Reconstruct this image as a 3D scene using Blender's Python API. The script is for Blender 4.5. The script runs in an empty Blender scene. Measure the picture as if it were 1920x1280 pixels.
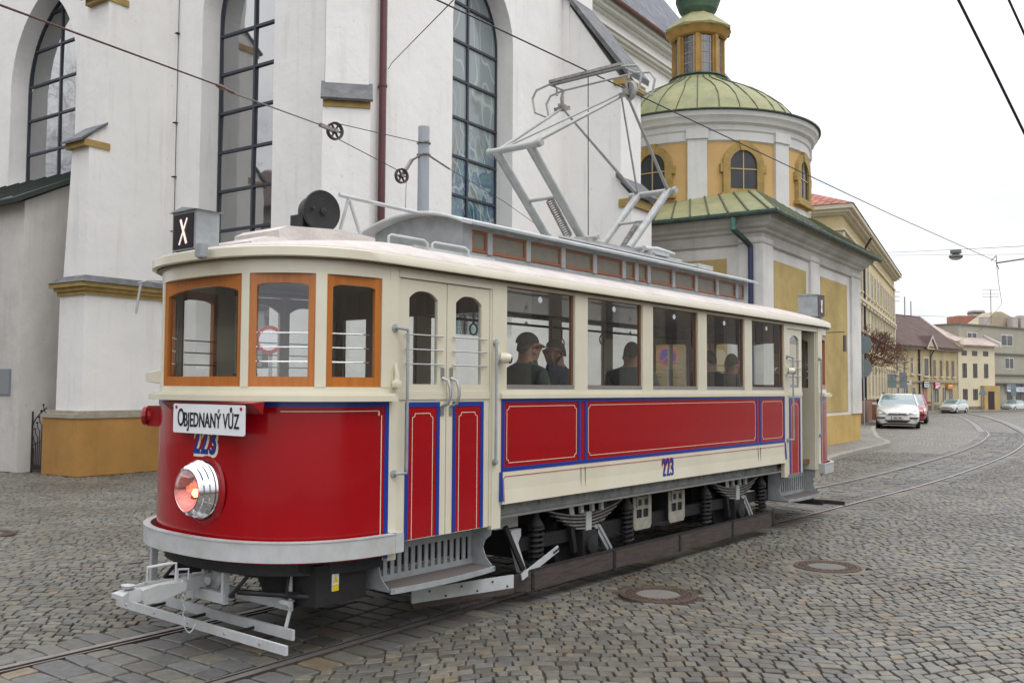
import bpy, bmesh, math, random
from math import sin, cos, pi, radians
import numpy as np
from mathutils import Vector, Matrix
random.seed(7); rng = np.random.default_rng(7)
S = bpy.context.scene
COL = S.collection

# ------------------------------------------------------------------ materials
MATS = {}
def nodes(name):
    m = bpy.data.materials.new(name); m.use_nodes = True
    nt = m.node_tree; b = nt.nodes['Principled BSDF']
    return m, nt, b
def P(name, col, rough=.5, metal=0., var=0., vs=3., bump=0., bs=60., spec=.5, coat=0., var2=None, stretch=None):
    """painted / plain surface: base colour with soft large variation and fine bump"""
    if name in MATS: return MATS[name]
    m, nt, b = nodes(name)
    N = nt.nodes.new; L = nt.links.new
    c = (col[0], col[1], col[2], 1)
    b.inputs['Roughness'].default_value = rough; b.inputs['Metallic'].default_value = metal
    b.inputs['Specular IOR Level'].default_value = spec
    b.inputs['Coat Weight'].default_value = coat; b.inputs['Coat Roughness'].default_value = .04
    b.inputs['Base Color'].default_value = c
    if var or bump:
        tc = N('ShaderNodeTexCoord'); mp = N('ShaderNodeMapping')
        L(tc.outputs['Object'], mp.inputs[0])
        if stretch: mp.inputs['Scale'].default_value = stretch
    if var:
        n = N('ShaderNodeTexNoise'); n.inputs['Scale'].default_value = vs; n.inputs['Detail'].default_value = 7
        n.inputs['Roughness'].default_value = .62
        L(mp.outputs[0], n.inputs['Vector'])
        r = N('ShaderNodeValToRGB'); r.color_ramp.elements[0].position = .32; r.color_ramp.elements[1].position = .68
        d = var2 if var2 else tuple(x * (1 - var) for x in col)
        r.color_ramp.elements[0].color = (*d, 1); r.color_ramp.elements[1].color = c
        L(n.outputs['Fac'], r.inputs[0]); L(r.outputs[0], b.inputs['Base Color'])
        mr = N('ShaderNodeMapRange'); mr.inputs[3].default_value = min(1, rough + .12); mr.inputs[4].default_value = max(0.02, rough - .05)
        L(n.outputs['Fac'], mr.inputs[0]); L(mr.outputs[0], b.inputs['Roughness'])
    if bump:
        n2 = N('ShaderNodeTexNoise'); n2.inputs['Scale'].default_value = bs; n2.inputs['Detail'].default_value = 5
        L(mp.outputs[0], n2.inputs['Vector'])
        bp = N('ShaderNodeBump'); bp.inputs['Strength'].default_value = bump; bp.inputs['Distance'].default_value = .02
        L(n2.outputs['Fac'], bp.inputs['Height']); L(bp.outputs[0], b.inputs['Normal'])
    MATS[name] = m; return m

def plaster(name, col, dirt=.07, bump=.22, stain=(.32, .29, .22), low=0.):
    if name in MATS: return MATS[name]
    m, nt, b = nodes(name); N = nt.nodes.new; L = nt.links.new
    b.inputs['Roughness'].default_value = .9; b.inputs['Specular IOR Level'].default_value = .2
    tc = N('ShaderNodeTexCoord')
    n1 = N('ShaderNodeTexNoise'); n1.inputs['Scale'].default_value = .7; n1.inputs['Detail'].default_value = 9; n1.inputs['Roughness'].default_value = .65
    L(tc.outputs['Object'], n1.inputs['Vector'])
    r1 = N('ShaderNodeValToRGB'); r1.color_ramp.elements[0].position = .35; r1.color_ramp.elements[1].position = .62
    r1.color_ramp.elements[0].color = (*[c * (1 - dirt) for c in col], 1); r1.color_ramp.elements[1].color = (*col, 1)
    L(n1.outputs['Fac'], r1.inputs[0])
    # rain streaks and patches
    mp = N('ShaderNodeMapping'); mp.inputs['Scale'].default_value = (2.2, 2.2, .22); L(tc.outputs['Object'], mp.inputs[0])
    n2 = N('ShaderNodeTexNoise'); n2.inputs['Scale'].default_value = 2.2; n2.inputs['Detail'].default_value = 8; L(mp.outputs[0], n2.inputs['Vector'])
    r2 = N('ShaderNodeValToRGB'); r2.color_ramp.elements[0].position = .56; r2.color_ramp.elements[1].position = .86
    r2.color_ramp.elements[0].color = (0, 0, 0, 1); r2.color_ramp.elements[1].color = (1, 1, 1, 1)
    L(n2.outputs['Fac'], r2.inputs[0])
    n5 = N('ShaderNodeTexNoise'); n5.inputs['Scale'].default_value = 9; n5.inputs['Detail'].default_value = 6; L(tc.outputs['Object'], n5.inputs['Vector'])
    r5 = N('ShaderNodeValToRGB'); r5.color_ramp.elements[0].position = .68; r5.color_ramp.elements[1].position = .74
    L(n5.outputs['Fac'], r5.inputs[0])
    mx = N('ShaderNodeMix'); mx.data_type = 'RGBA'
    L(r2.outputs[0], mx.inputs[0]); L(r1.outputs[0], mx.inputs[6]); mx.inputs[7].default_value = (*stain, 1)
    mu = N('ShaderNodeMath'); mu.operation = 'MULTIPLY'; mu.inputs[1].default_value = .30; L(r2.outputs[0], mu.inputs[0]); L(mu.outputs[0], mx.inputs[0])
    mx2 = N('ShaderNodeMix'); mx2.data_type = 'RGBA'; L(mx.outputs[2], mx2.inputs[6]); mx2.inputs[7].default_value = (*stain, 1)
    mu2 = N('ShaderNodeMath'); mu2.operation = 'MULTIPLY'; mu2.inputs[1].default_value = .35; L(r5.outputs[0], mu2.inputs[0]); L(mu2.outputs[0], mx2.inputs[0])
    L(mx2.outputs[2], b.inputs['Base Color'])
    n3 = N('ShaderNodeTexNoise'); n3.inputs['Scale'].default_value = 3.0; n3.inputs['Detail'].default_value = 10; n3.inputs['Roughness'].default_value = .6
    L(tc.outputs['Object'], n3.inputs['Vector'])
    bp = N('ShaderNodeBump'); bp.inputs['Strength'].default_value = bump; bp.inputs['Distance'].default_value = .08
    L(n3.outputs['Fac'], bp.inputs['Height']); L(bp.outputs[0], b.inputs['Normal'])
    MATS[name] = m; return m

def glass(name, tint=(.93, .95, .94), refl=.11, rough=.0):
    if name in MATS: return MATS[name]
    m, nt, b = nodes(name); N = nt.nodes.new; L = nt.links.new
    nt.nodes.remove(b); out = nt.nodes['Material Output']
    t = N('ShaderNodeBsdfTransparent'); t.inputs[0].default_value = (*tint, 1)
    g = N('ShaderNodeBsdfGlossy'); g.inputs['Roughness'].default_value = rough; g.inputs['Color'].default_value = (.95, .97, 1, 1)
    lw = N('ShaderNodeLayerWeight'); lw.inputs[0].default_value = .5
    pw = N('ShaderNodeMath'); pw.operation = 'POWER'; pw.inputs[1].default_value = 4.; L(lw.outputs['Facing'], pw.inputs[0])
    ad = N('ShaderNodeMath'); ad.operation = 'MULTIPLY_ADD'; ad.inputs[1].default_value = .9; ad.inputs[2].default_value = refl; L(pw.outputs[0], ad.inputs[0])
    mx = N('ShaderNodeMixShader'); L(ad.outputs[0], mx.inputs[0]); L(t.outputs[0], mx.inputs[1]); L(g.outputs[0], mx.inputs[2])
    L(mx.outputs[0], out.inputs[0])
    MATS[name] = m; return m

def darkpane(name, col=(.03, .035, .04), wob=.02, spec=1.0, ior=1.7, ns=1.6):
    """window seen from outside in daylight: dark behind, reflecting"""
    if name in MATS: return MATS[name]
    m, nt, b = nodes(name); N = nt.nodes.new; L = nt.links.new
    b.inputs['Roughness'].default_value = .03; b.inputs['Specular IOR Level'].default_value = spec; b.inputs['IOR'].default_value = ior
    b.inputs['Coat Weight'].default_value = .6; b.inputs['Coat Roughness'].default_value = .02
    tc = N('ShaderNodeTexCoord'); n = N('ShaderNodeTexNoise'); n.inputs['Scale'].default_value = ns; n.inputs['Detail'].default_value = 2
    L(tc.outputs['Object'], n.inputs['Vector'])
    r = N('ShaderNodeValToRGB'); r.color_ramp.elements[0].color = (*[c * .5 for c in col], 1); r.color_ramp.elements[1].color = (*[c * 1.6 for c in col], 1)
    L(n.outputs['Fac'], r.inputs[0]); L(r.outputs[0], b.inputs['Base Color'])
    bp = N('ShaderNodeBump'); bp.inputs['Strength'].default_value = wob; bp.inputs['Distance'].default_value = .1
    L(n.outputs['Fac'], bp.inputs['Height']); L(bp.outputs[0], b.inputs['Normal']); L(bp.outputs[0], b.inputs['Coat Normal'])
    MATS[name] = m; return m

def wood(name, c1, c2, rough=.35, axis=2, coat=.3):
    if name in MATS: return MATS[name]
    m, nt, b = nodes(name); N = nt.nodes.new; L = nt.links.new
    b.inputs['Roughness'].default_value = rough; b.inputs['Coat Weight'].default_value = coat
    tc = N('ShaderNodeTexCoord'); mp = N('ShaderNodeMapping'); L(tc.outputs['Object'], mp.inputs[0])
    sc = [26, 26, 26]; sc[axis] = 1.5; mp.inputs['Scale'].default_value = sc
    n = N('ShaderNodeTexNoise'); n.inputs['Scale'].default_value = 1.2; n.inputs['Detail'].default_value = 6; L(mp.outputs[0], n.inputs['Vector'])
    r = N('ShaderNodeValToRGB'); r.color_ramp.elements[0].position = .3; r.color_ramp.elements[1].position = .7
    r.color_ramp.elements[0].color = (*c1, 1); r.color_ramp.elements[1].color = (*c2, 1)
    L(n.outputs['Fac'], r.inputs[0]); L(r.outputs[0], b.inputs['Base Color'])
    MATS[name] = m; return m

def emit(name, col, k):
    if name in MATS: return MATS[name]
    m, nt, b = nodes(name); b.inputs['Base Color'].default_value = (*col, 1)
    b.inputs['Emission Color'].default_value = (*col, 1); b.inputs['Emission Strength'].default_value = k
    MATS[name] = m; return m

def tiles(name, c1, c2, cm, scale, bw, rh, rough=.8, mortar=.02, bump=.5, rot=(0, 0, 0), coord='Object', offset=.5):
    if name in MATS: return MATS[name]
    m, nt, b = nodes(name); N = nt.nodes.new; L = nt.links.new
    b.inputs['Roughness'].default_value = rough
    tc = N('ShaderNodeTexCoord'); mp = N('ShaderNodeMapping'); mp.inputs['Rotation'].default_value = rot; L(tc.outputs[coord], mp.inputs[0])
    nz = N('ShaderNodeTexNoise'); nz.inputs['Scale'].default_value = 1.3; L(mp.outputs[0], nz.inputs['Vector'])
    mxv = N('ShaderNodeMix'); mxv.data_type = 'VECTOR'; mxv.inputs[0].default_value = .06
    L(mp.outputs[0], mxv.inputs[4]); L(nz.outputs['Color'], mxv.inputs[5])
    br = N('ShaderNodeTexBrick'); L(mxv.outputs[1], br.inputs['Vector'])
    br.inputs['Color1'].default_value = (*c1, 1); br.inputs['Color2'].default_value = (*c2, 1); br.inputs['Mortar'].default_value = (*cm, 1)
    br.inputs['Scale'].default_value = scale; br.inputs['Mortar Size'].default_value = mortar; br.inputs['Brick Width'].default_value = bw; br.inputs['Row Height'].default_value = rh
    br.offset = offset; br.inputs['Mortar Smooth'].default_value = .3
    n2 = N('ShaderNodeTexNoise'); n2.inputs['Scale'].default_value = .6; n2.inputs['Detail'].default_value = 8; L(mp.outputs[0], n2.inputs['Vector'])
    mm = N('ShaderNodeMix'); mm.data_type = 'RGBA'; mm.blend_type = 'MULTIPLY'; mm.inputs[0].default_value = .6
    L(br.outputs['Color'], mm.inputs[6]); L(n2.outputs['Fac'], mm.inputs[7])
    hs = N('ShaderNodeHueSaturation'); hs.inputs['Value'].default_value = 1.35; hs.inputs['Saturation'].default_value = .9; L(mm.outputs[2], hs.inputs['Color'])
    L(hs.outputs[0], b.inputs['Base Color'])
    bp = N('ShaderNodeBump'); bp.inputs['Strength'].default_value = bump; bp.inputs['Distance'].default_value = .03; bp.invert = True
    L(br.outputs['Fac'], bp.inputs['Height']); L(bp.outputs[0], b.inputs['Normal'])
    MATS[name] = m; return m

def seamed(name, col, col2, rough=.65):
    """patinated copper sheet"""
    if name in MATS: return MATS[name]
    m, nt, b = nodes(name); N = nt.nodes.new; L = nt.links.new
    b.inputs['Roughness'].default_value = rough; b.inputs['Metallic'].default_value = .15
    tc = N('ShaderNodeTexCoord')
    n = N('ShaderNodeTexNoise'); n.inputs['Scale'].default_value = 1.1; n.inputs['Detail'].default_value = 9; n.inputs['Roughness'].default_value = .7
    L(tc.outputs['Object'], n.inputs['Vector'])
    r = N('ShaderNodeValToRGB'); r.color_ramp.elements[0].position = .3; r.color_ramp.elements[1].position = .68
    r.color_ramp.elements[0].color = (*col2, 1); r.color_ramp.elements[1].color = (*col, 1)
    L(n.outputs['Fac'], r.inputs[0]); L(r.outputs[0], b.inputs['Base Color'])
    n3 = N('ShaderNodeTexNoise'); n3.inputs['Scale'].default_value = 4; L(tc.outputs['Object'], n3.inputs['Vector'])
    bp = N('ShaderNodeBump'); bp.inputs['Strength'].default_value = .35; bp.inputs['Distance'].default_value = .06
    L(n3.outputs['Fac'], bp.inputs['Height']); L(bp.outputs[0], b.inputs['Normal'])
    MATS[name] = m; return m

cream = P('cream_paint', (.66, .63, .50), .3, var=.13, vs=1.7, coat=.3, bump=.03, bs=5, var2=(.60, .56, .43))
red = P('red_paint', (.335, .0015, .006), .16, var=.10, vs=1.2, coat=.3, bump=.035, bs=2.2, spec=.3)
redplain = P('red_part', (.28, .006, .01), .3)
blue = P('blue_paint', (.006, .035, .26), .3, coat=.2)
pin = P('pinline_paint', (.74, .66, .50), .4)
redline = P('thin_red_line', (.4, .05, .03), .4)
grey = P('grey_paint', (.34, .365, .37), .45, var=.3, vs=7, bump=.05, bs=14)
lgrey = P('light_grey_paint', (.50, .53, .545), .42, var=.2, vs=6, coat=.15, var2=(.40, .40, .385), bump=.04, bs=14)
under = P('underframe_grey', (.25, .26, .25), .6, var=.5, vs=7)
dark = P('dark_iron', (.018, .018, .02), .55, var=.4, vs=9, bump=.2)
black = P('black_rubber', (.012, .012, .012), .7)
plankm = P('plank_wood', (.075, .055, .047), .7, var=.55, vs=5, bump=.3, bs=40, stretch=(1, 8, 8))
sootgrey = P('greasy_steel', (.36, .345, .32), .5, .3, var=.55, vs=14)
chrome = P('chrome', (.82, .82, .84), .08, 1.)
steel = P('bare_steel', (.5, .5, .5), .35, .9, var=.15)
canvas = P('roof_canvas', (.57, .535, .505), .85, var=.3, vs=4, bump=.5, bs=30, var2=(.46, .41, .38))
ochrewood = wood('varnished_oak', (.37, .11, .014), (.46, .155, .022))
clwood = wood('clerestory_wood', (.2, .065, .025), (.3, .1, .04), axis=0)
brownwood = wood('interior_wood', (.10, .045, .022), (.18, .085, .045), .45)
ceilm = wood('ceiling_wood', (.16, .08, .04), (.24, .13, .07), .4, axis=0)
tglass = glass('tram_glass')
fglass = P('frosted_glass', (.20, .19, .15), .2, var=.2, vs=9)
blackm = P('black_plate', (.01, .008, .012), .35)
whitem = P('white_enamel', (.78, .79, .82), .3)
whitepaint = P('white_paint', (.8, .78, .78), .4)

# ------------------------------------------------------------------ mesh builder
class MB:
    def __init__(s): s.v = []; s.f = []; s.m = []
    def add(s, vs, fs, m=0):
        o = len(s.v); s.v += [tuple(v) for v in vs]
        for f in fs: s.f.append(tuple(i + o for i in f)); s.m.append(m)
    def box(s, x0, x1, y0, y1, z0, z1, m=0):
        if x0 > x1: x0, x1 = x1, x0
        if y0 > y1: y0, y1 = y1, y0
        if z0 > z1: z0, z1 = z1, z0
        vs = [(x, y, z) for x in (x0, x1) for y in (y0, y1) for z in (z0, z1)]
        s.add(vs, [(0, 1, 3, 2), (4, 6, 7, 5), (0, 4, 5, 1), (2, 3, 7, 6), (0, 2, 6, 4), (1, 5, 7, 3)], m)
    def bar(s, p, q, w, h, m=0, up=(0, 0, 1)):
        p = Vector(p); q = Vector(q); d = (q - p).normalized(); u = Vector(up)
        if abs(d.dot(u)) > .99: u = Vector((1, 0, 0))
        a = d.cross(u).normalized() * (w / 2); b = a.cross(d).normalized() * (h / 2)
        vs = [c + i * a + j * b for c in (p, q) for i in (-1, 1) for j in (-1, 1)]
        s.add(vs, [(0, 1, 3, 2), (4, 6, 7, 5), (0, 4, 5, 1), (2, 3, 7, 6), (0, 2, 6, 4), (1, 5, 7, 3)], m)
    def loft(s, rings, m=0, caps=True, closed=True):
        n = len(rings[0]); vs = [p for r in rings for p in r]; fs = []
        for k in range(len(rings) - 1):
            for i in range(n if closed else n - 1):
                j = (i + 1) % n; fs.append((k * n + i, k * n + j, (k + 1) * n + j, (k + 1) * n + i))
        if caps and closed: fs.append(tuple(range(n - 1, -1, -1))); fs.append(tuple((len(rings) - 1) * n + i for i in range(n)))
        s.add(vs, fs, m)
    def tube(s, pts, r, n=8, m=0, caps=True):
        pts = [Vector(p) for p in pts]; rs = r if isinstance(r, (list, tuple)) else [r] * len(pts)
        rings = []; pu = None
        for i, p in enumerate(pts):
            d = (pts[min(i + 1, len(pts) - 1)] - pts[max(i - 1, 0)]).normalized()
            if pu is None:
                u = Vector((0, 0, 1)) if abs(d.z) < .9 else Vector((1, 0, 0))
                a = d.cross(u).normalized()
            else: a = (pu - d * pu.dot(d)).normalized()
            pu = a; b = d.cross(a)
            rings.append([p + rs[i] * (cos(2 * pi * k / n) * a + sin(2 * pi * k / n) * b) for k in range(n)])
        s.loft(rings, m, caps)
    def lathe(s, c, prof, axis=(0, 0, 1), n=24, m=0, a0=0, a1=2 * pi):
        c = Vector(c); d = Vector(axis).normalized()
        u = Vector((1, 0, 0)) if abs(d.x) < .9 else Vector((0, 1, 0))
        a = (u - d * u.dot(d)).normalized(); b = d.cross(a)
        full = abs(a1 - a0 - 2 * pi) < 1e-6; k = n if full else n + 1
        rings = [[c + d * h + r * (cos(a0 + (a1 - a0) * i / n) * a + sin(a0 + (a1 - a0) * i / n) * b) for i in range(k)] for r, h in prof]
        s.loft(rings, m, False, full)
    def spring(s, p, q, R, r, turns, m=0):
        p = Vector(p); q = Vector(q); d = q - p; L = d.length; d.normalize()
        u = Vector((1, 0, 0)) if abs(d.x) < .9 else Vector((0, 1, 0)); a = (u - d * u.dot(d)).normalized(); b = d.cross(a)
        N = int(turns * 10)
        s.tube([p + d * (L * i / N) + R * (cos(2 * pi * turns * i / N) * a + sin(2 * pi * turns * i / N) * b) for i in range(N + 1)], r, 5, m)
    def prism(s, poly, F, c0, c1, m=0):
        """poly in (a,b), frame F maps (a,b,c) -> xyz, extruded c0..c1"""
        n = len(poly); vs = [F(a, b, c0) for a, b in poly] + [F(a, b, c1) for a, b in poly]
        fs = [tuple(range(n - 1, -1, -1)), tuple(range(n, 2 * n))] + [(i, (i + 1) % n, n + (i + 1) % n, n + i) for i in range(n)]
        s.add(vs, fs, m)
    def holed(s, outer, inner, F, c0, c1, m=0, n=40, back=True, rim=True):
        """plate with a convex hole; face at c1, reveal back to c0"""
        cx = sum(p[0] for p in inner) / len(inner); cy = sum(p[1] for p in inner) / len(inner)
        angs = sorted(set([round(math.atan2(y - cy, x - cx), 5) for x, y in list(outer) + list(inner)] + [round(-pi + 2 * pi * k / n, 5) for k in range(n)]))
        def hit(poly, t):
            dx, dy = cos(t), sin(t); best = None
            for i in range(len(poly)):
                x0, y0 = poly[i]; x1, y1 = poly[(i + 1) % len(poly)]
                ex, ey = x1 - x0, y1 - y0; den = dx * ey - dy * ex
                if abs(den) < 1e-12: continue
                r = ((x0 - cx) * ey - (y0 - cy) * ex) / den; w = ((x0 - cx) * dy - (y0 - cy) * dx) / den
                if r > 0 and -1e-4 <= w <= 1.0001 and (best is None or r < best): best = r
            return (cx + dx * best, cy + dy * best)
        O = [hit(outer, t) for t in angs]; I = [hit(inner, t) for t in angs]; k = len(angs)
        vs = [F(a, b, c1) for a, b in O] + [F(a, b, c1) for a, b in I] + [F(a, b, c0) for a, b in I] + [F(a, b, c0) for a, b in O]
        fs = []
        for i in range(k):
            j = (i + 1) % k
            fs.append((i, j, k + j, k + i)); fs.append((k + i, k + j, 2 * k + j, 2 * k + i))
            if back: fs.append((2 * k + i, 2 * k + j, 3 * k + j, 3 * k + i))
            if rim: fs.append((3 * k + i, 3 * k + j, j, i))
        s.add(vs, fs, m)
    def build(s, name, mats, parent=None, smooth=False, label=None, org=None):
        me = bpy.data.meshes.new(name)
        o = org if org is not None else (ORG.get(parent.name) if parent and parent.name in ORG else (0, 0, 0))
        me.from_pydata([(v[0] - o[0], v[1] - o[1], v[2] - o[2]) for v in s.v], [], s.f)
        if not isinstance(mats, (list, tuple)): mats = [mats]
        for m in mats: me.materials.append(m)
        me.polygons.foreach_set('material_index', s.m)
        bm = bmesh.new(); bm.from_mesh(me); bmesh.ops.recalc_face_normals(bm, faces=bm.faces); bm.to_mesh(me); bm.free()
        if smooth:
            me.polygons.foreach_set('use_smooth', [True] * len(me.polygons))
            try: me.set_sharp_from_angle(angle=radians(38 if smooth is True else smooth))
            except Exception: pass
        ob = bpy.data.objects.new(name, me); COL.objects.link(ob)
        if parent: ob.parent = parent; ORG[ob.name] = o
        if label: ob['label'] = label
        return ob
ORG = {}
def thing(name, label, cat, org=(0, 0, 0), group=None, world=None, rz=0):
    """Empty at the thing's base. org: its place in the space its parts are drawn in; world: where that is"""
    o = bpy.data.objects.new(name, None); COL.objects.link(o)
    o.location = world if world is not None else org; o.rotation_euler = (0, 0, rz)
    o.empty_display_size = .3
    ORG[o.name] = org; return tag(o, label, cat, group)
def tag(o, label, cat, group=None):
    o['label'] = label; o['category'] = cat
    if group: o['group'] = group
    return o
def structure(o, kind='structure'): o['kind'] = kind; return o
def ident(a, b, c): return (a, b, c)

def textmesh(name, s, O, X, Yv, size, mats, parent=None, sx=1., bold=0., depth=.002, fn=None, align='CENTER'):
    cu = bpy.data.curves.new('t', 'FONT'); cu.body = s; cu.size = size; cu.align_x = align; cu.align_y = 'CENTER'
    cu.offset = bold; cu.extrude = depth; cu.resolution_u = 3
    to = bpy.data.objects.new('t', cu); COL.objects.link(to)
    dg = bpy.context.evaluated_depsgraph_get(); me = bpy.data.meshes.new_from_object(to.evaluated_get(dg))
    bpy.data.objects.remove(to); O = Vector(O); X = Vector(X).normalized(); Yv = Vector(Yv).normalized(); Z = X.cross(Yv)
    b = MB(); vs = []
    for v in me.vertices:
        p = O + X * (v.co.x * sx) + Yv * v.co.y + Z * v.co.z
        vs.append(fn(p, v.co.z) if fn else p)
    b.add(vs, [tuple(p.vertices) for p in me.polygons])
    bpy.data.meshes.remove(me)
    return b.build(name, mats, parent)
CAMH = 1.85
# ================================================================== CAMERA
F_PX = 1746.0; SL = .006
def _cam():
    v1 = Vector((2375 - 960, 734.5 - 640, F_PX)); X = v1.normalized()
    p2 = Vector((0 - 960, 734.5 + SL * (0 - 2375) - 640, F_PX)); n = v1.cross(p2).normalized()
    if n.y > 0: n = -n
    return X, n.cross(X), n              # world axes seen in camera space (x right, y down, z forward)
CX_, CY_, CZ_ = _cam()
def at(px, py, depth):
    """world point at a given depth along the camera axis, for things measured by eye"""
    v = Vector(((px - 960) / F_PX, (py - 640) / F_PX, 1)) * depth
    return Vector((v.dot(CX_), v.dot(CY_), v.dot(CZ_) + CAMH))
LENS = glass('headlight_glass_glow', (1., .55, .5), .10)  # red glow inside the headlight is put into the glass tint
# ================================================================== TRAM
YN, YF, YC, XM = 4.95, 7.05, 6.0, 8.9
TA, TB, TN = .96, 1.05, 2.5
def outl(d=0., n=48, t0=-90., t1=90., rear=False):
    out = []
    for i in range(n + 1):
        t = radians(t0 + (t1 - t0) * i / n); c = abs(cos(t)); s_ = sin(t)
        x = 4.72 - (TA + d) * c ** (2 / TN); y = YC + (TB + d) * math.copysign(abs(s_) ** (2 / TN), s_)
        out.append((2 * XM - x if rear else x, y))
    return out
def t_of_y(y):
    v = (y - YC) / TB; return math.degrees(math.asin(max(-1, min(1, math.copysign(abs(v) ** (TN / 2), v)))))
tram = thing('tram', 'red and cream vintage tram number 223 with blue trim and raised pantograph', 'tram', (XM, YC, 0))
def part(name, mb, mats, parent=tram, **k): return mb.build(name, mats, parent, **k)
def band(mb, d0, d1, z0, z1, t0=-90., t1=90., rear=False, n=48, m=0):
    A = outl(d0, n, t0, t1, rear); B = outl(d1, n, t0, t1, rear)
    rings = [[(a[0], a[1], z0), (b[0], b[1], z0), (b[0], b[1], z1), (a[0], a[1], z1)] for a, b in zip(A, B)]
    mb.loft(rings, m)
def strip(mb, d, z0, z1, t0, t1, rear=False, m=0, n=30, th=.003):
    band(mb, d, d + th, z0, z1, t0, t1, rear, n, m)

# --- ends: red fronts, upper frames, windows, bumpers
for rear in (False, True):
    R = (lambda x: 2 * XM - x) if rear else (lambda x: x)
    b = MB(); band(b, -.03, 0, .64, 1.745, rear=rear, n=72)
    part('front_panel', b, red, smooth=True)
    b = MB()
    strip(b, 0, 1.705, 1.745, -90, 90, rear, 0)
    for sg in (-1, 1):
        a0 = t_of_y(YC + sg * TB * .9999999)
        x_in = 4.66
        # blue upright at the corner: from x=4.66 to 4.72
        tx = math.degrees(math.acos(((4.72 - x_in) / TA) ** (TN / 2)))
        strip(b, 0, .62, 1.705, sg * tx, sg * 90, rear, 0)
        tp = math.degrees(math.acos(((4.72 - 4.625) / TA) ** (TN / 2)))
        tq = math.degrees(math.acos(((4.72 - 4.631) / TA) ** (TN / 2)))
        strip(b, .0005, .64, 1.645, sg * tp, sg * tq, rear, 1)
        tr_ = math.degrees(math.acos(((4.72 - 4.60) / TA) ** (TN / 2)))
        strip(b, .0005, 1.674, 1.679, sg * 42, sg * tr_, rear, 1)
        strip(b, .0007, 1.643, 1.675, sg * (tr_ - .1), sg * (tr_ + .35), rear, 1, n=3)
    part('trim_line', b, [blue, pin])
    b = MB()
    band(b, -.05, .0, 1.78, 1.845, rear=rear, n=60)          # sill band
    band(b, -.05, .0, 2.63, 2.76, rear=rear, n=60)           # lintel
    posts = [(-90, t_of_y(4.9515)), (t_of_y(5.050), t_of_y(5.089)), (t_of_y(5.448), t_of_y(5.507))]
    for a, c in posts:
        for sg in (1, -1): band(b, -.055, .004, 1.845, 2.63, sg * a, sg * c, rear, 6)
    part('window_frame', b, cream, smooth=True)
    b = MB(); band(b, -.06, .075, 1.745, 1.785, rear=rear, n=60); band(b, -.05, .05, 1.785, 1.80, rear=rear, n=60)
    part('sill_moulding', b, cream, smooth=True)
    # windows: flat sashes between posts
    def pt(y):
        t = radians(t_of_y(y)); x = 4.72 - TA * cos(t) ** (2 / TN); return Vector((R(x), y, 0))
    for ya, yb in ((5.505, 6.495), (5.088, 5.45), (4.9515, 5.052), (6.55, 6.912), (6.948, 7.0485)):
        A, B_ = pt(ya), pt(yb)
        X = (B_ - A); w = X.length; X.normalize(); Nn = Vector((X.y, -X.x, 0))
        if (Nn.x > 0) != rear: Nn = -Nn
        F = lambda a, b2, c, A=A, X=X, Nn=Nn: A + X * a + Vector((0, 0, b2)) + Nn * (c - .012)
        fw = .05 if w > .6 else .052
        h0, h1 = 1.845, 2.63
        inn = [(fw, h0 + .07), (w - fw, h0 + .07)]
        K = 12; top = h1 - .065
        for k in range(K + 1):
            u = k / K; inn.append((w - fw - (w - 2 * fw) * u, top - (.05 if w > .6 else .02) * (abs(2 * u - 1) ** (2.4 if w > .6 else 4))))
        b = MB(); b.holed([(0.003, h0), (w - .003, h0), (w - .003, h1), (0.003, h1)], inn, F, -.03, .008)
        sash = part('windscreen', b, ochrewood)
        b = MB(); b.add([F(a, z, -.015) for a, z in ((fw - .01, h0 + .06), (w - fw + .01, h0 + .06), (w - fw + .01, h1 - .05), (fw - .01, h1 - .05))], [(0, 1, 2, 3)])
        part('pane', b, tglass, sash)
        if w < .6:
            b = MB()
            for z in (2.02, 2.12, 2.22): b.tube([F(fw - .01, z, -.05), F(w - fw + .01, z, -.05)], .006, 6)
            part('guard_bar', b, chrome, sash)
    b = MB(); band(b, .045, .085, .665, .80, rear=rear, n=72); band(b, .04, .09, .795, .803, rear=rear, n=72)
    for sg in (-1, 1): b.box(R(4.70), R(4.78), YC + sg * (TB + .0), YC + sg * (TB + .088), .665, .803)
    part('bumper', b, lgrey, smooth=True)
        # headlight
    b = MB(); cx = R(3.765); sgn = -1 if not rear else 1
    prof = [(.218, 0), (.218, .018), (.200, .040), (.206, .054), (.186, .076), (.192, .09), (.170, .112), (.175, .126), (.157, .14), (.150, .148), (.145, .144)]
    b.lathe((cx + .03 * -sgn, 5.86, 1.12), prof, (sgn, 0, 0), 40)
    hl = part('headlight', b, chrome, smooth=60)
    b = MB(); b.lathe((cx + .108 * sgn, 5.86, 1.12), [(.145, .01), (.11, .032), (.07, .05), (.0, .055)], (sgn, 0, 0), 36)
    part('lens', b, LENS, hl, smooth=True)
    b = MB(); b.lathe((cx + .02 * sgn, 5.86, 1.12), [(.145, .10), (.12, .05), (.08, .015), (.0, .0)], (sgn, 0, 0), 36)
    part('reflector', b, chrome, hl, smooth=True)
    if not rear:
        b = MB(); b.lathe((cx + .045 * sgn, 5.84, 1.10), [(0, -.02), (.028, 0), (.03, .02), (.0, .045)], (sgn, 0, 0), 16)
        part('bulb', b, emit('red_bulb', (1, .16, .05), 26), hl, smooth=True)
    b = MB(); b.lathe((cx - sgn * .012, 5.86, 1.12), [(.262, -.005), (.25, .012), (.22, .018)], (sgn, 0, 0), 36)
    part('lamp_ring', b, redplain, smooth=True)
    # destination box with a lit X sheet
    if not rear: x0, x1, y0, y1, zb, zt = 3.74, 3.93, 5.96, 6.27, 2.835, 3.12
    else: x0, x1, y0, y1, zb, zt = 13.74, 14.03, 5.22, 5.52, 2.95, 3.27
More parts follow.
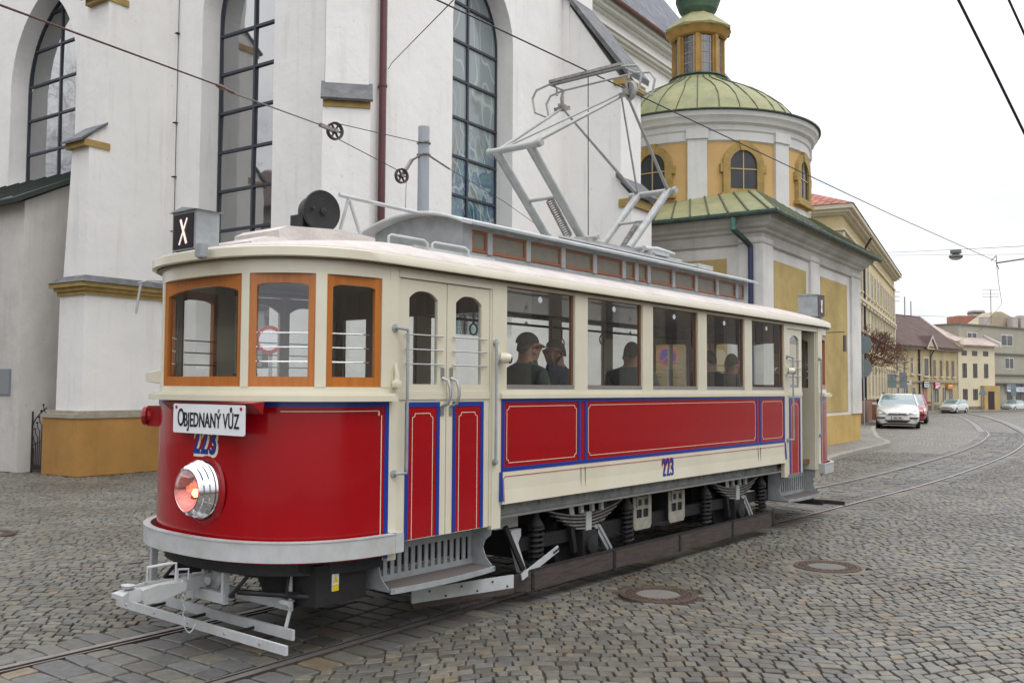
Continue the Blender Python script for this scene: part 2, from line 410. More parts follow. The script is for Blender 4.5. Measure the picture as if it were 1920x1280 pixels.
    b = MB(); b.box(x0, x1, y0, y1, zb, zt)
    b.add([(x0 - .02, y0 - .02, zt), (x0 - .02, y1 + .02, zt), (x1 + .03, y1 + .02, zt), (x1 + .03, y0 - .02, zt), (x0 - .02, (y0 + y1) / 2, zt + .03), (x1 + .03, (y0 + y1) / 2, zt + .03)],
          [(0, 1, 4), (2, 3, 5), (0, 4, 5, 3), (1, 2, 5, 4), (0, 3, 2, 1)])
    b.box(x0 + .05, x1 - .02, y0 + .04, y1 - .04, 2.78, zb)
    db = part('destination_box', b, grey)
    lit = emit('lit_letter', (.95, .78, .72), .4)
    if not rear:
        fx = x0 - .004; b = MB(); b.box(fx - .003, fx + .003, y0 + .03, y1 - .02, zb + .012, zt - .02); part('route_sheet', b, blackm, db)
        fx2 = fx - .006; b = MB(); yc = (y0 + y1) / 2
        b.bar((fx2, yc + .036, zb + .225), (fx2, yc - .045, zb + .045), .020, .004, up=(1, 0, 0))
        b.bar((fx2 - .002, yc - .052, zb + .230), (fx2 - .002, yc + .045, zb + .040), .013, .004, up=(1, 0, 0))
        part('route_letter', b, lit, db)
    else:
        b = MB(); b.box(x0 + .02, x1 - .01, y0 - .006, y0 - .001, zb + .012, zt - .02); part('route_sheet', b, blackm, db)
        b = MB(); b.bar((x0 + .13, y0 - .009, zb + .25), (x0 + .18, y0 - .009, zb + .06), .004, .009); b.bar((x0 + .18, y0 - .011, zb + .25), (x0 + .13, y0 - .011, zb + .06), .004, .007)
        part('route_letter', b, lit, db)
    # bench of platform: end bulkhead seen through the panes
    xb = R(5.93)
    b = MB()
    for ya, yb in ((5.02, 5.10), (5.45, 5.62), ((6.38, 6.55) if not rear else (6.22, 6.36)), (6.92, 6.98)): b.box(xb - .02, xb + .02, ya, yb, .85, 2.72)
    b.box(xb - .02, xb + .02, 5.0, 5.5, .85, 1.75); b.box(xb - .02, xb + .02, 6.5, 7.0, .85, 1.75); b.box(xb - .019, xb + .019, 5.0, 7.0, 2.48, 2.76)
    part('bulkhead', b, brownwood)

# white lit strip in the cab
b = MB(); b.bar((4.25, 6.2, 2.56), (4.55, 5.62, 2.52), .045, .035); part('cab_lamp', b, chrome)
# driver's controller seen through the windows
b = MB(); b.lathe((4.25, 6.2, .85), [(0, 0), (.17, 0), (.17, .95), (.14, 1.0), (0, 1.02)], n=20); b.tube([(4.25, 6.2, 1.86), (4.25, 6.2, 1.93), (4.42, 6.15, 1.94)], .014)
b.tube([(4.5, 6.75, .85), (4.5, 6.75, 1.75)], .02); b.lathe((4.5, 6.75, 1.75), [(.17, 0), (.19, .015), (.17, .03)], n=20)
part('controller', b, dark)

# --- floor, ceiling
b = MB(); b.box(4.3, 13.5, 5.07, 6.93, .80, .86); part('floor', b, brownwood)
b = MB()
# --- roof
def ring_at(s_, z, d=.06):
    A = outl(d, 30); B = outl(d, 30, rear=True)[::-1]
    pts = A + B; out = []
    for x, y in pts:
        xin = 5.95 if x < XM else 11.85
        out.append((xin + (x - xin) * s_ if (x < 5.95 or x > 11.85) else x, YC + (y - YC) * s_, z))
    return out
prof = [(.99, 2.735), (1.002, 2.737), (1.006, 2.742), (1.006, 2.802), (1.002, 2.808), (.995, 2.81)]
b.loft([ring_at(a, z) for a, z in prof], 0, False)
part('roof_edge', b, cream, smooth=True)
b = MB(); prof = [(1.0, 2.806), (.998, 2.815), (.97, 2.835)] + [(s_, 2.845 + .235 * (1 - (s_ / .96) ** 1.75)) for s_ in (.9, .82, .72, .62, .52, .4, .25, .1)]
b.loft([ring_at(a, z) for a, z in prof], 0, False)
b.add(ring_at(.1, 3.08), [tuple(range(62))])
part('roof', b, canvas, smooth=60)
b = MB(); b.add([(x, y, 2.725) for x, y, z in ring_at(.99, 0)], [tuple(range(62))]); part('ceiling', b, ceilm)
# --- clerestory
CX0, CX1, CY0, CY1 = 6.03, 11.80, 5.44, 6.56
cl = MB()
cl.box(CX0 + .001, CX1 - .001, CY0 + .004, CY1 - .004, 2.93, 3.045)
def arch(y): return 3.30 + .115 * (1 - ((y - YC) / .62) ** 2)
for x in (CX0, CX1 - .02):
    poly = [(CY0 + .003, 2.95), (CY1 - .003, 2.95), (CY1 - .003, 3.29)] + [(YC + .56 - 1.12 * k / 12, arch(YC + .56 - 1.12 * k / 12) - .02) for k in range(1, 12)] + [(CY0 + .003, 3.29)]
    cl.prism(poly, lambda a, b_, c, x=x: (x + c, a, b_), -.006, .026)
nwin = 11; wins = []
x = CX0 + .12
wins_l = [.20] + [.50] * 4 + [.20, .20] + [.50] * 4 + [.20]
gap = (CX1 - CX0 - .12 - .12 - sum(wins_l)) / (len(wins_l) - 1)
for w in wins_l: wins.append((x, x + w)); x += w + gap
for sg, y in ((-1, CY0), (1, CY1)):
    yy0, yy1 = (y, y + .03) if sg < 0 else (y - .03, y)
    cl.box(CX0, CX1, yy0, yy1, 3.245, 3.30)
    cl.box(CX0, CX0 + .12, yy0, yy1, 3.045, 3.245); cl.box(CX1 - .12, CX1, yy0, yy1, 3.045, 3.245)
    for i in range(len(wins) - 1): cl.box(wins[i][1], wins[i + 1][0], yy0 - (.012 if sg < 0 else 0), yy1 + (.012 if sg > 0 else 0), 3.045, 3.245)
clo = part('clerestory', cl, grey)
for sg, y in ((-1, CY0), (1, CY1)):
    for a, c in wins:
        b = MB(); F = lambda p, q, r, y=y, sg=sg: (p, y + sg * (r - .004), q)
        b.holed([(a, 3.05), (c, 3.05), (c, 3.24), (a, 3.24)], [(a + .02, 3.075), (c - .02, 3.075), (c - .02, 3.222), (a + .02, 3.222)], F, -.02, .006, n=8)
        b.add([F(a + .015, 3.07, -.008), F(c - .015, 3.07, -.008), F(c - .015, 3.23, -.008), F(a + .015, 3.23, -.008)], [(0, 1, 2, 3)], 1)
        part('clerestory_window', b, [clwood, fglass], clo)
b = MB(); rings = []
for x in (CX0 - .14, CX0 - .13, CX1 + .13, CX1 + .14):
    zt = 0 if x not in (CX0 - .14, CX1 + .14) else -.008
    top = [(x, YC - .66 + 1.32 * k / 16, arch(YC - .66 + 1.32 * k / 16) + .012 + zt) for k in range(17)]
    bot = [(x, p[1], p[2] - .03 - 2 * zt) for p in top[::-1]]
    rings.append(top + bot)
b.loft(rings)
part('clerestory_roof', b, lgrey, clo, smooth=True)
b = MB(); b.box(CX0, CX1, CY0 - .11, CY0 - .095, 3.268, 3.285); part('gutter', b, grey, clo)

# --- sides
wx = [(6.045 + 1.2 * i, 6.045 + 1.2 * i + .995) for i in range(5)]
for sg, Y in ((-1, YN), (1, YF)):
    y_ = lambda o: Y + sg * o          # o = outward
    b = MB()
    xs = [5.86] + [v for w in wx for v in w] + [11.94]
    for i in range(0, len(xs), 2): b.box(xs[i], xs[i + 1], y_(-.05), y_(0), 1.80, 2.735)
    b.box(5.87, 11.93, y_(-.048), y_(-.003), 2.70, 2.735); b.box(5.87, 11.93, y_(-.048), y_(-.003), 1.79, 1.835)
    b.box(5.86, 5.975, y_(-.05), y_(0), .69, 1.80); b.box(11.825, 11.94, y_(-.05), y_(0), .69, 1.80)
    for xx in (4.70, 13.02): b.box(xx, xx + .08, y_(-.055), y_(.004), .60, 2.735)
    part('side_frame', b, cream)
    b = MB(); b.box(5.955, 11.845, y_(-.01), y_(.028), 1.757, 1.79); b.box(5.955, 11.845, y_(-.01), y_(.018), 1.79, 1.803); part('belt_moulding', b, cream)
    # skirt: slightly tumbling out at its ends
    b = MB()
    rings = []
    for x in (5.975, 11.825):
        rings.append([(x, y_(-.04), 1.15), (x, y_(.006), 1.15), (x, y_(.010), 1.0), (x, y_(.022), .885), (x, y_(-.04), .885)])
    b.loft(rings)
    part('skirt', b, cream)
    for x in (7.12, 7.19, 10.98, 11.05): b = MB(); b.box(x, x + .003, y_(.002), y_(.0165), .89, 1.12); part('skirt_joint', b, under)
    b = MB()
    b.box(5.975, 11.825, y_(-.04), y_(.004), 1.15, 1.757, 0)
    if sg < 0:
        bl = .009
        b.box(5.975, 11.825, y_(.004), y_(bl), 1.725, 1.757, 1); b.box(5.975, 11.825, y_(.004), y_(bl), 1.15, 1.185, 1)
        for x in (5.975, 7.085, 7.19, 10.95, 11.055, 11.79): b.box(x, x + .035, y_(.004), y_(bl + .001), 1.185, 1.725, 1)
        for x0, x1, zz in ((5.955, 5.985, .91),(11.815, 11.845, .93)): b.loft([[(x0, y_(.0), 1.15), (x1, y_(.0), 1.15), (x1, y_(.013), 1.15), (x0, y_(.013), 1.15)], [(x0 - .003, y_(.0), zz), (x1 - .003, y_(.0), zz), (x1 - .003, y_(.028), zz), (x0 - .003, y_(.028), zz)]], 1)
        def pinrect(x0, x1, z0, z1, m, o=.0052, w=.0048, c=.03):
            pts = [(x0 + c, z0), (x1 - c, z0), (x1 - c * .75, z0 + c * .75), (x1, z0 + c), (x1, z1 - c), (x1 - c * .75, z1 - c * .75), (x1 - c, z1), (x0 + c, z1), (x0 + c * .75, z1 - c * .75), (x0, z1 - c), (x0, z0 + c), (x0 + c * .75, z0 + c * .75)]
            for i in range(12): b.bar((pts[i][0], y_(o), pts[i][1]), (pts[(i + 1) % 12][0], y_(o), pts[(i + 1) % 12][1]), .002, w, m)
        for x0, x1 in ((6.045, 7.055), (7.25, 10.92), (11.12, 11.76)): pinrect(x0, x1, 1.22, 1.69, 2)
        b.box(6.02, 11.8, y_(.008), y_(.0115), 1.108, 1.113, 3)
        b.bar((6.0, y_(.0115), 1.09), (6.02, y_(.0115), 1.11), .002, .005, 3); b.bar((5.997, y_(.024), .9), (6.0, y_(.0115), 1.09), .002, .005, 3)
    part('side_panel', b, [red, blue, pin, redline])
    # windows
    for i, (a, c) in enumerate(wx):
        b = MB(); F = lambda p, q, r: (p, y_(r), q)
        b.holed([(a, 1.835), (c, 1.835), (c, 2.70), (a, 2.70)], [(a + .012, 1.875), (c - .028, 1.875), (c - .028, 2.69), (a + .012, 2.69)], F, -.05, -.022, n=8)
        b.box(a, c, y_(-.022), y_(-.008), 1.836, 1.872, 1)
        w = part('window', b, [brownwood, steel])
        b = MB(); b.add([F(p, q, -.035) for p, q in ((a + .01, 1.87), (c - .02, 1.87), (c - .02, 2.695), (a + .01, 2.695))], [(0, 1, 2, 3)])
        part('pane', b, tglass, w)
        b = MB(); b.lathe(((a + c) / 2 - .0, y_(-.033), 2.625), [(.028, 0), (.028, .006), (0, .008)], (0, sg, 0), 16); part('vent_disc', b, whitem, w)
    # doors
    for di, (dx0, dx1) in enumerate(((4.79, 5.86), (11.94, 13.02))):
        b = MB(); b.box(dx0, dx1, y_(-.05), y_(-.002), 2.66, 2.735)
        b.box(dx0 - .0, dx0 + .02, y_(-.07), y_(-.01), .72, 2.66); b.box(dx1 - .02, dx1, y_(-.07), y_(-.01), .72, 2.66)
        part('door_frame', b, cream)
        mid = (dx0 + dx1) / 2
        leaves = [(dx0 + .022, mid - .004), (mid + .004, dx1 - .022)]
        for li, (a, c) in enumerate(leaves):
            folded = (sg < 0 and di == 1 and li == 1)
            w = c - a
            if folded:
                # leaf swung inwards, hinged on the far post
                H = Vector((c - .02, y_(-.03), 0)); Xd = Vector((.10, -sg * 1.0, 0)).normalized(); Nd = Vector((1, 0, 0))
                F = lambda p, q, r, H=H, Xd=Xd, Nd=Nd: H + Xd * (w - p) + Vector((0, 0, q)) + Nd * (r + .02)
            else:
                F = lambda p, q, r, a=a: (a + p, y_(-.03 + r), q)
            b = MB()
            iw = .10 if sg < 0 else .05
            inn = [(iw, 1.87), (w - iw, 1.87)]
            for k in range(13):
                u = k / 12; inn.append((w - iw - (w - 2 * iw) * u, 2.575 - .06 * abs(2 * u - 1) ** 2.6))
            b.holed([(0, 1.80), (w, 1.80), (w, 2.655), (0, 2.655)], inn, F, -.02, .012)
            b.prism([(0, .715), (w, .715), (w, 1.80), (0, 1.80)], F, -.02, .011)
            b.prism([(0.0, 1.755), (w, 1.755), (w, 1.815), (0.0, 1.815)], F, .011, .02)
            q0, q1, r0, r1 = .07, w - .07, .72, 1.735
            b.prism([(q0, r0), (q1, r0), (q1, r1), (q0, r1)], F, .010, .0125, 2)
            bw = .035
            for x0, x1, z0, z1 in ((q0, q0 + bw, r0, r1), (q1 - bw, q1, r0, r1), (q0 + bw, q1 - bw, r1 - bw, r1)): b.prism([(x0, z0), (x1, z0), (x1, z1), (x0, z1)], F, .0115, .018, 3)
            a0, a1, c1 = q0 + .075, q1 - .075, r1 - .085
            cc = .03
            pts = [(a0, r0), (a0, c1 - cc), (a0 + cc * .75, c1 - cc * .75), (a0 + cc, c1), (a1 - cc, c1), (a1 - cc * .75, c1 - cc * .75), (a1, c1 - cc), (a1, r0)]
            for i in range(7):
                p_, q_ = Vector(F(*pts[i], .0135)), Vector(F(*pts[i + 1], .0135)); b.bar(p_, q_, .002, .0048, 4, up=(0, 0, 1))
            d = part('door', b, [cream, cream, red, blue, pin])
            b = MB(); b.add([F(p, q, -.005) for p, q in ((iw - .01, 1.86), (w - iw + .01, 1.86), (w - iw + .01, 2.585), (iw - .01, 2.585))], [(0, 1, 2, 3)])
            part('pane', b, tglass, d)
            b = MB()
            for z in (2.02, 2.13, 2.24): b.tube([F(iw - .05, z, .03), F(w - iw + .05, z, .03)], .006, 6)
            part('guard_bar', b, steel, d)
            if di == 0 and sg < 0:
                hx = w - .045 if li == 0 else .045
                b = MB(); b.tube([F(hx, 1.92, .015), F(hx + .02, 1.90, .06), F(hx + .03, 1.84, .075), F(hx + .03, 1.78, .075), F(hx + .02, 1.72, .06), F(hx, 1.70, .015)], .013, 8)
                b.prism([(hx - .018, 1.63), (hx + .018, 1.63), (hx + .018, 1.70), (hx - .018, 1.70)], F, .012, .02); b.prism([(hx - .018, 1.93), (hx + .018, 1.93), (hx + .018, 2.0), (hx - .018, 2.0)], F, .012, .02)
                part('handle', b, steel, d, smooth=True)
        # grab rails at the door posts
        if sg < 0:
            for gx, zt, zb in ((dx0 - .045, 2.28, 1.22), (dx1 + .03, 2.22, 1.24)) if di == 0 else ((dx0 - .02, 2.28, 1.18), (dx1 + .04, 2.28, 1.2)):
                ox = .09 if (di == 0 and gx < 5) or (di == 1 and gx < 12.5) else -.04
                b = MB(); b.tube([(gx, y_(.0), zt), (gx, y_(.03), zt), (gx + ox, y_(.05), zt - .01), (gx + ox, y_(.05), zt - .05), (gx + ox, y_(.05), zb + .05), (gx + ox, y_(.05), zb), (gx, y_(.03), zb), (gx, y_(0), zb)], .0115, 10)
                b.lathe((gx, y_(0), zt), [(.03, 0), (.028, .014), (0, .016)], (0, sg, 0), 12); b.lathe((gx, y_(0), zb), [(.03, 0), (.028, .014), (0, .016)], (0, sg, 0), 12)
                part('grab_rail', b, grey, smooth=True)
        # step well
        b = MB(); s0, s1 = dx0 - .08, dx1 + .01
        zf = .375
        b.box(s0 + .02, s1, y_(-.22), y_(.04), zf, zf + .02, 1)
        b.loft([[(x, y_(.02 + .05 * sin(pi * (x - s0) / (s1 - s0)) ** .7), zf + .026), (x, y_(.035 + .05 * sin(pi * (x - s0) / (s1 - s0)) ** .7), zf + .026), (x, y_(.035 + .05 * sin(pi * (x - s0) / (s1 - s0)) ** .7), zf - .012), (x, y_(.02 + .05 * sin(pi * (x - s0) / (s1 - s0)) ** .7), zf - .012)] for x in [s0 + (s1 - s0) * k / 14 for k in range(15)]], 0)
        # riser with slots
        ns = 15; z0, z1 = .44, .62; L = s1 - s0 - .06; p = L / ns
        b.box(s0 + .02, s1, y_(-.225), y_(-.215), zf, z0); b.box(s0 + .02, s1, y_(-.225), y_(-.215), z1, .80)
        for k in range(ns + 1):
            xx = s0 + .03 + k * p; b.box(xx - p * .27, xx + p * .27, y_(-.225), y_(-.215), z0, z1)
        for xx in (s0, s1):
            poly = [(y_(-.25), .80), (y_(.0), .72), (y_(-.02), .64), (y_(-.075), .60), (y_(-.10), .54), (y_(-.07), .46), (y_(.0), .40), (y_(.04), zf), (y_(-.25), zf)]
            b.prism(poly, lambda a_, b_, c_, xx=xx: (xx + c_, a_, b_), 0, .006)
        part('step', b, [grey, P('step_tread', (.11, .095, .085), .8, bump=.3)])
        for s_ in ((s0, s1),): pass
# numbers
textmesh('number', '223', (8.73, YN - .0155, 1.005), (1, 0, 0), (0, 0, 1), .275, blue, tram, sx=.60, bold=.006)
textmesh('number_shadow', '223', (8.727, YN - .0135, 1.002), (1, 0, 0), (0, 0, 1), .275, redplain, tram, sx=.61, bold=.010)
def on_front(off):
    def f(p, z):
        t = radians(t_of_y(p.y)); return Vector((4.72 - (TA + off) * cos(t) ** (2 / TN) - z * .3, p.y, p.z))
    return f
textmesh('number', '223', (3.75, 5.83, 1.455), (0, -1, 0), (0, 0, 1), .27, blue, tram, sx=.68, bold=.005, fn=on_front(.004))
textmesh('number_shadow', '223', (3.75, 5.817, 1.442), (0, -1, 0), (0, 0, 1), .27, pin, tram, sx=.68, bold=.012, fn=on_front(.0015))
# side lamp near saloon corner, mirror-lamp, lantern bracket
for x in (5.935, 11.90):
    b = MB(); b.box(x - .03, x + .03, YN - .022, YN, 2.05, 2.15); b.lathe((x + .01, YN - .05, 2.09), [(0, .07), (.035, .06), (.045, .03), (.045, -.02), (.0, -.03)], (.5, -.8, 0), 14); b.tube([(x, YN, 2.08), (x, YN - .06, 2.09)], .018)
    sl = part('side_lamp', b, cream, smooth=True)
    b = MB(); b.lathe((x + .045, YN - .10, 2.075), [(0, .012), (.024, .008), (.034, -.01), (.0, -.012)], (.5, -.8, -.2), 14); part('lens', b, P('dark_red_glass', (.08, .01, .01), .1), sl, smooth=True)
b = MB(); b.box(4.72, 4.745, YN - .02, YN, 1.84, 1.98); b.tube([(4.735, YN - .03, 1.86), (4.735, YN - .045, 1.93), (4.73, YN - .03, 2.02)], [.022, .018, .01], 8); b.lathe((4.735, YN - .02, 1.87), [(.03, 0), (.035, .02), (.03, .045), (0, .05)], (0, -1, 0), 12); part('flag_holder', b, cream, smooth=True)
# red lantern socket and cream bracket on the far corner
b = MB(); b.box(3.90, 4.08, 6.66, 6.84, 1.53, 1.69); b.box(3.94, 4.06, 6.62, 6.88, 1.55, 1.67); b.lathe((3.935, 6.83, 1.61), [(.05, 0), (.055, .02), (.072, .035), (.072, .06), (.05, .075), (0, .075)], (-.6, .6, 0), 12); part('lantern_socket', b, redplain)
b = MB(); b.loft([[(4.02, 6.75, z) for z in (1.98,)] + [(4.02, 6.85, 1.98), (4.02, 6.85, 1.86), (4.02, 6.75, 1.86)], [(3.93, 6.88, 1.95), (3.93, 6.93, 1.95), (3.93, 6.93, 1.88), (3.93, 6.88, 1.88)]]); part('mirror_bracket', b, cream)
b = MB(); b.tube([(4.0, 6.7, 2.66), (3.9, 6.86, 2.68), (3.86, 6.95, 2.66)], .006, 6); b.bar((3.87, 6.93, 2.66), (3.87, 7.0, 2.42), .006, .03); part('mirror', b, lgrey)
b = MB(); b.box(3.60, 3.66, 5.68, 5.75, 2.74, 2.83); b.lathe((3.63, 5.71, 2.74), [(.0, -.02), (.03, -.01), (.035, .0)], n=10); part('socket', b, grey)
b = MB(); b.loft([[(x, y, z) for x, z in ((3.80, 1.745), (3.70, 1.735), (3.79, 1.66))] for y in (5.2, 6.3)]); part('sign_rail', b, redplain)
# --- roof gear
b = MB(); rr = []
b.loft([[(x, y, z) for y, z in ((5.70, 2.90), (6.30, 2.90), (6.28, h), (5.72, h))] for x, h in ((4.28, 3.02), (4.36, 3.06), (4.9, 3.10), (5.25, 3.08))])
b.loft([[(x, y, z) for y, z in ((5.6, 2.86), (6.4, 2.86), (6.36, h), (5.64, h))] for x, h in ((3.98, 2.89), (4.1, 2.94), (4.3, 2.95))])
part('roof_box', b, canvas)
b = MB(); b.lathe((4.80, 5.90, 3.25), [(.0, -.10), (.13, -.10), (.145, -.02), (.15, .03), (.168, .035), (.172, .05), (.165, .062), (.15, .058), (.02, .066), (0, .066)], (-.12, -1, -.03), 36)
b.box(4.66, 4.82, 5.92, 6.08, 3.06, 3.22); b.box(4.78, 4.92, 5.86, 5.94, 3.05, 3.10); b.lathe((4.80, 5.90, 3.25), [(.03, .06), (.028, .08), (0, .085)], (-.12, -1, -.03), 12); b.lathe((4.70, 5.90, 3.26), [(.015, .06), (.015, .08), (0, .085)], (-.12, -1, -.03), 8)
part('bell', b, dark, smooth=True)
b = MB(); b.tube([(4.98, 5.86, 3.415), (6.05, 5.86, 3.40)], .018, 8); b.tube([(5.08, 5.86, 3.41), (5.0, 5.90, 3.05)], .014, 8); b.tube([(5.08, 5.86, 3.41), (5.22, 5.84, 3.05)], .014, 8)
part('trolley_rest', b, lgrey, smooth=True)
for x in (5.12, 5.62):
    b = MB(); b.tube([(x, 5.42, 2.99), (x, 5.42, 3.05), (x + .03, 5.42, 3.065), (x + .26, 5.28, 3.035), (x + .28, 5.26, 3.01), (x + .28, 5.26, 2.955), (x + .31, 5.22, 2.94)], .011, 8)
    part('roof_handle', b, lgrey, smooth=True)
b = MB(); b.loft([[(x, y, z) for y, z in ((5.30, 2.95), (5.33, 2.95), (5.33, 2.99), (5.30, 2.99))] for x in (5.3, 6.3)]); part('roof_board', b, lgrey)

# --- pantograph
PANM = P('pantograph_paint', (.40, .41, .40), .45, .1, var=.25, vs=9)
pant = MB()
zf = 3.46
for y in (5.72, 6.28): pant.box(8.15, 9.65, y - .03, y + .03, 3.40, 3.47)
for x in (8.25, 9.55): pant.box(x - .05, x + .05, 5.6, 6.4, 3.395, 3.45)
for x in (8.42, 9.38): pant.tube([(x, 5.62, zf + .03), (x, 6.38, zf + .03)], .03, 10)
pg = part('pantograph', pant, PANM, smooth=True)
def arm(name, pts, r, m=PANM): b = MB(); b.tube(pts, r, 10); return part(name, b, m, pg, smooth=True)
KY = (6.24, 5.80); ZK = 4.33
for sx in (-1, 1):
    fx = XM - .05 + sx * .48; kx = XM - .05 + sx * 1.42
    for y in KY: arm('lower_arm', [(fx, y, zf + .03), (kx, y, ZK)], [.045, .05])
    b = MB(); b.tube([(kx, KY[0] + .07, ZK), (kx, KY[1] - .16 if sx < 0 else KY[1] - .05, ZK)], .036, 10); t_ = .45
    b3 = MB(); b3.tube([(fx + (kx - fx) * t_, KY[0], zf + .03 + (ZK - zf) * t_), (fx + (kx - fx) * t_, KY[1], zf + .03 + (ZK - zf) * t_)], .02, 8); part('cross_tube', b3, PANM, pg, smooth=True)
    for y in (KY[0] + .09, KY[1] - .1): b.lathe((kx, y, ZK), [(.0, -.02), (.045, -.02), (.045, .02), (0, .02)], (0, 1, 0), 12)
    part('knee_shaft', b, PANM, pg, smooth=True)
    b = MB(); b.spring((fx + sx * .08, 5.92, zf + .05), (fx + (kx - fx) * .46, 5.92, zf + (ZK - zf) * .46), .045, .009, 17); part('spring', b, sootgrey, pg)
HX, HZ = XM - .05, 5.18
hy = (6.42, 5.52)
for sx in (-1, 1):
    kx = XM - .05 + sx * 1.42
    for y, h in ((KY[0], hy[0]), (KY[1], hy[1])):
        arm('upper_arm', [(kx, y, ZK), (HX - sx * .03, h, HZ)], [.022, .014])
    arm('brace_rod', [(kx, KY[0], ZK), (HX, hy[1] + .08, HZ)], [.013, .010])
for y in hy:
    b = MB(); b.bar((HX - .14, y, HZ - .07), (HX + .14, y, HZ + .02), .03, .05); b.tube([(HX, y, HZ), (HX - .02, y, HZ + .1), (HX + .02, y - .0, HZ + .19)], .016, 8)
    b.spring((HX + .03, y + .02, HZ + .02), (HX + .03, y + .02, HZ + .14), .018, .005, 6)
    b.box(HX - .05, HX + .05, y - .03, y + .03, HZ - .04, HZ + .03)
    part('head_joint', b, sootgrey, pg, smooth=True)
b = MB()
hw = .52; zz = HZ + .25
for dx in (-.14, .14):
    b.tube([(HX + dx, 6.0 + hw + .20, zz - .30), (HX + dx, 6.0 + hw + .24, zz - .12), (HX + dx, 6.0 + hw + .18, zz - .03), (HX + dx, 6.0 + hw, zz), (HX + dx, 6.0 - hw, zz), (HX + dx, 6.0 - hw - .18, zz - .03), (HX + dx, 6.0 - hw - .24, zz - .12), (HX + dx, 6.0 - hw - .20, zz - .30)], .014, 8)
for y in (6.5, 5.5): b.tube([(HX - .14, y, zz), (HX + .14, y, zz)], .014, 8); b.tube([(HX, y, zz), (HX, y, zz - .1)], .014)
for y in (6.72, 5.28): b.tube([(HX - .14, y, zz - .30), (HX + .14, y, zz - .30)], .012)
part('horn_frame', b, PANM, pg, smooth=True)
b = MB()
for dx in (-.14, -.06): b.box(HX + dx - .025, HX + dx + .025, 5.5, 6.5, zz + .012, zz + .045)
part('collector_strip', b, sootgrey, pg)
b = MB(); b.lathe((HX + .05, 5.50, HZ + .02), [(.0, -.02), (.10, -.02), (.115, 0), (.10, .02), (0, .02)], (1, -.5, 0), 20)
part('head_plate', b, PANM, pg, smooth=True)
b = MB()
for x, y in ((8.3, 5.68), (8.3, 6.32), (9.5, 5.68), (9.5, 6.32), (10.0, 5.7), (10.15, 5.95)):
    b.lathe((x, y, 3.38), [(.03, 0), (.06, .01), (.035, .02), (.06, .03), (.035, .04), (.05, .05), (.0, .055)], n=14)
b.tube([(9.5, 5.68, 3.50), (9.75, 5.66, 3.52), (10.15, 5.66, 3.50)], .03, 10); b.box(9.55, 9.95, 5.60, 5.72, 3.44, 3.48); b.box(9.9, 10.3, 5.62, 5.85, 3.40, 3.45)
b.box(7.6, 10.6, 5.52, 5.56, 3.37, 3.395); b.box(9.7, 10.7, 5.7, 5.76, 3.40, 3.44); b.box(10.5, 10.9, 5.5, 5.62, 3.36, 3.42)
part('insulator', b, lgrey, pg, smooth=True)
b = MB(); b.tube([(HX - .1, 5.98, zz), (HX - .12, 5.96, 3.42)], .006, 5); part('pull_rope', b, dark, pg)

# --- underframe
b = MB()
for sg, Y in ((-1, YN), (1, YF)):
    y_ = lambda o: Y + sg * o
    b.box(5.98, 11.75, y_(-.09), y_(-.075), .78, .89, 0); b.box(5.98, 11.75, y_(-.11), y_(-.02), .762, .782, 1)
    for k in range(28): b.lathe((6.1 + .2 * k + .05 * (k % 3), y_(-.075), .84), [(.012, 0), (.010, .01), (0, .012)], (0, sg, 0), 8, 0)
b.box(4.3, 13.5, 5.25, 6.75, .70, .80, 2)
part('sole_bar', b, [under, steel, dark])
b = MB(); b.box(4.6, 5.85, 5.25, 6.9, .47, .70); part('underfloor_box', b, dark)
b = MB(); band(b, -.30, -.06, .55, .66, n=40); band(b, -.34, -.12, .44, .56, 20, 75, n=16); b.box(4.1, 4.59, 5.12, 6.88, .58, .66); part('front_beam', b, dark)
b = MB(); b.lathe((4.35, 5.55, .36), [(0, 0), (.22, 0), (.3, .2), (.34, .24)], n=20); part('fender_pan', b, dark, smooth=True)
b = MB(); b.box(12.0, 13.3, 5.25, 6.9, .47, .70); part('underfloor_box', b, dark)
b = MB(); b.box(4.16, 4.62, 5.08, 5.30, .34, .62); b.tube([(4.2, 5.12, .40), (3.9, 5.6, .42)], .02); b.tube([(4.2, 5.4, .3), (5.2, 5.5, .33)], .02); gb = part('gear_case', b, dark)
b = MB(); b.box(4.30, 4.36, 5.074, 5.079, .43, .56); ws = part('warning_sticker', b, whitem, gb)
b = MB(); b.add([(4.302, 5.072, .43), (4.358, 5.072, .43), (4.358, 5.072, .475), (4.302, 5.072, .475)], [(0, 1, 2, 3)]); b.add([(4.306, 5.072, .49), (4.354, 5.072, .49), (4.33, 5.072, .55)], [(0, 1, 2)]); part('sticker_print', b, P('yellow_print', (.8, .62, .02), .5), gb)
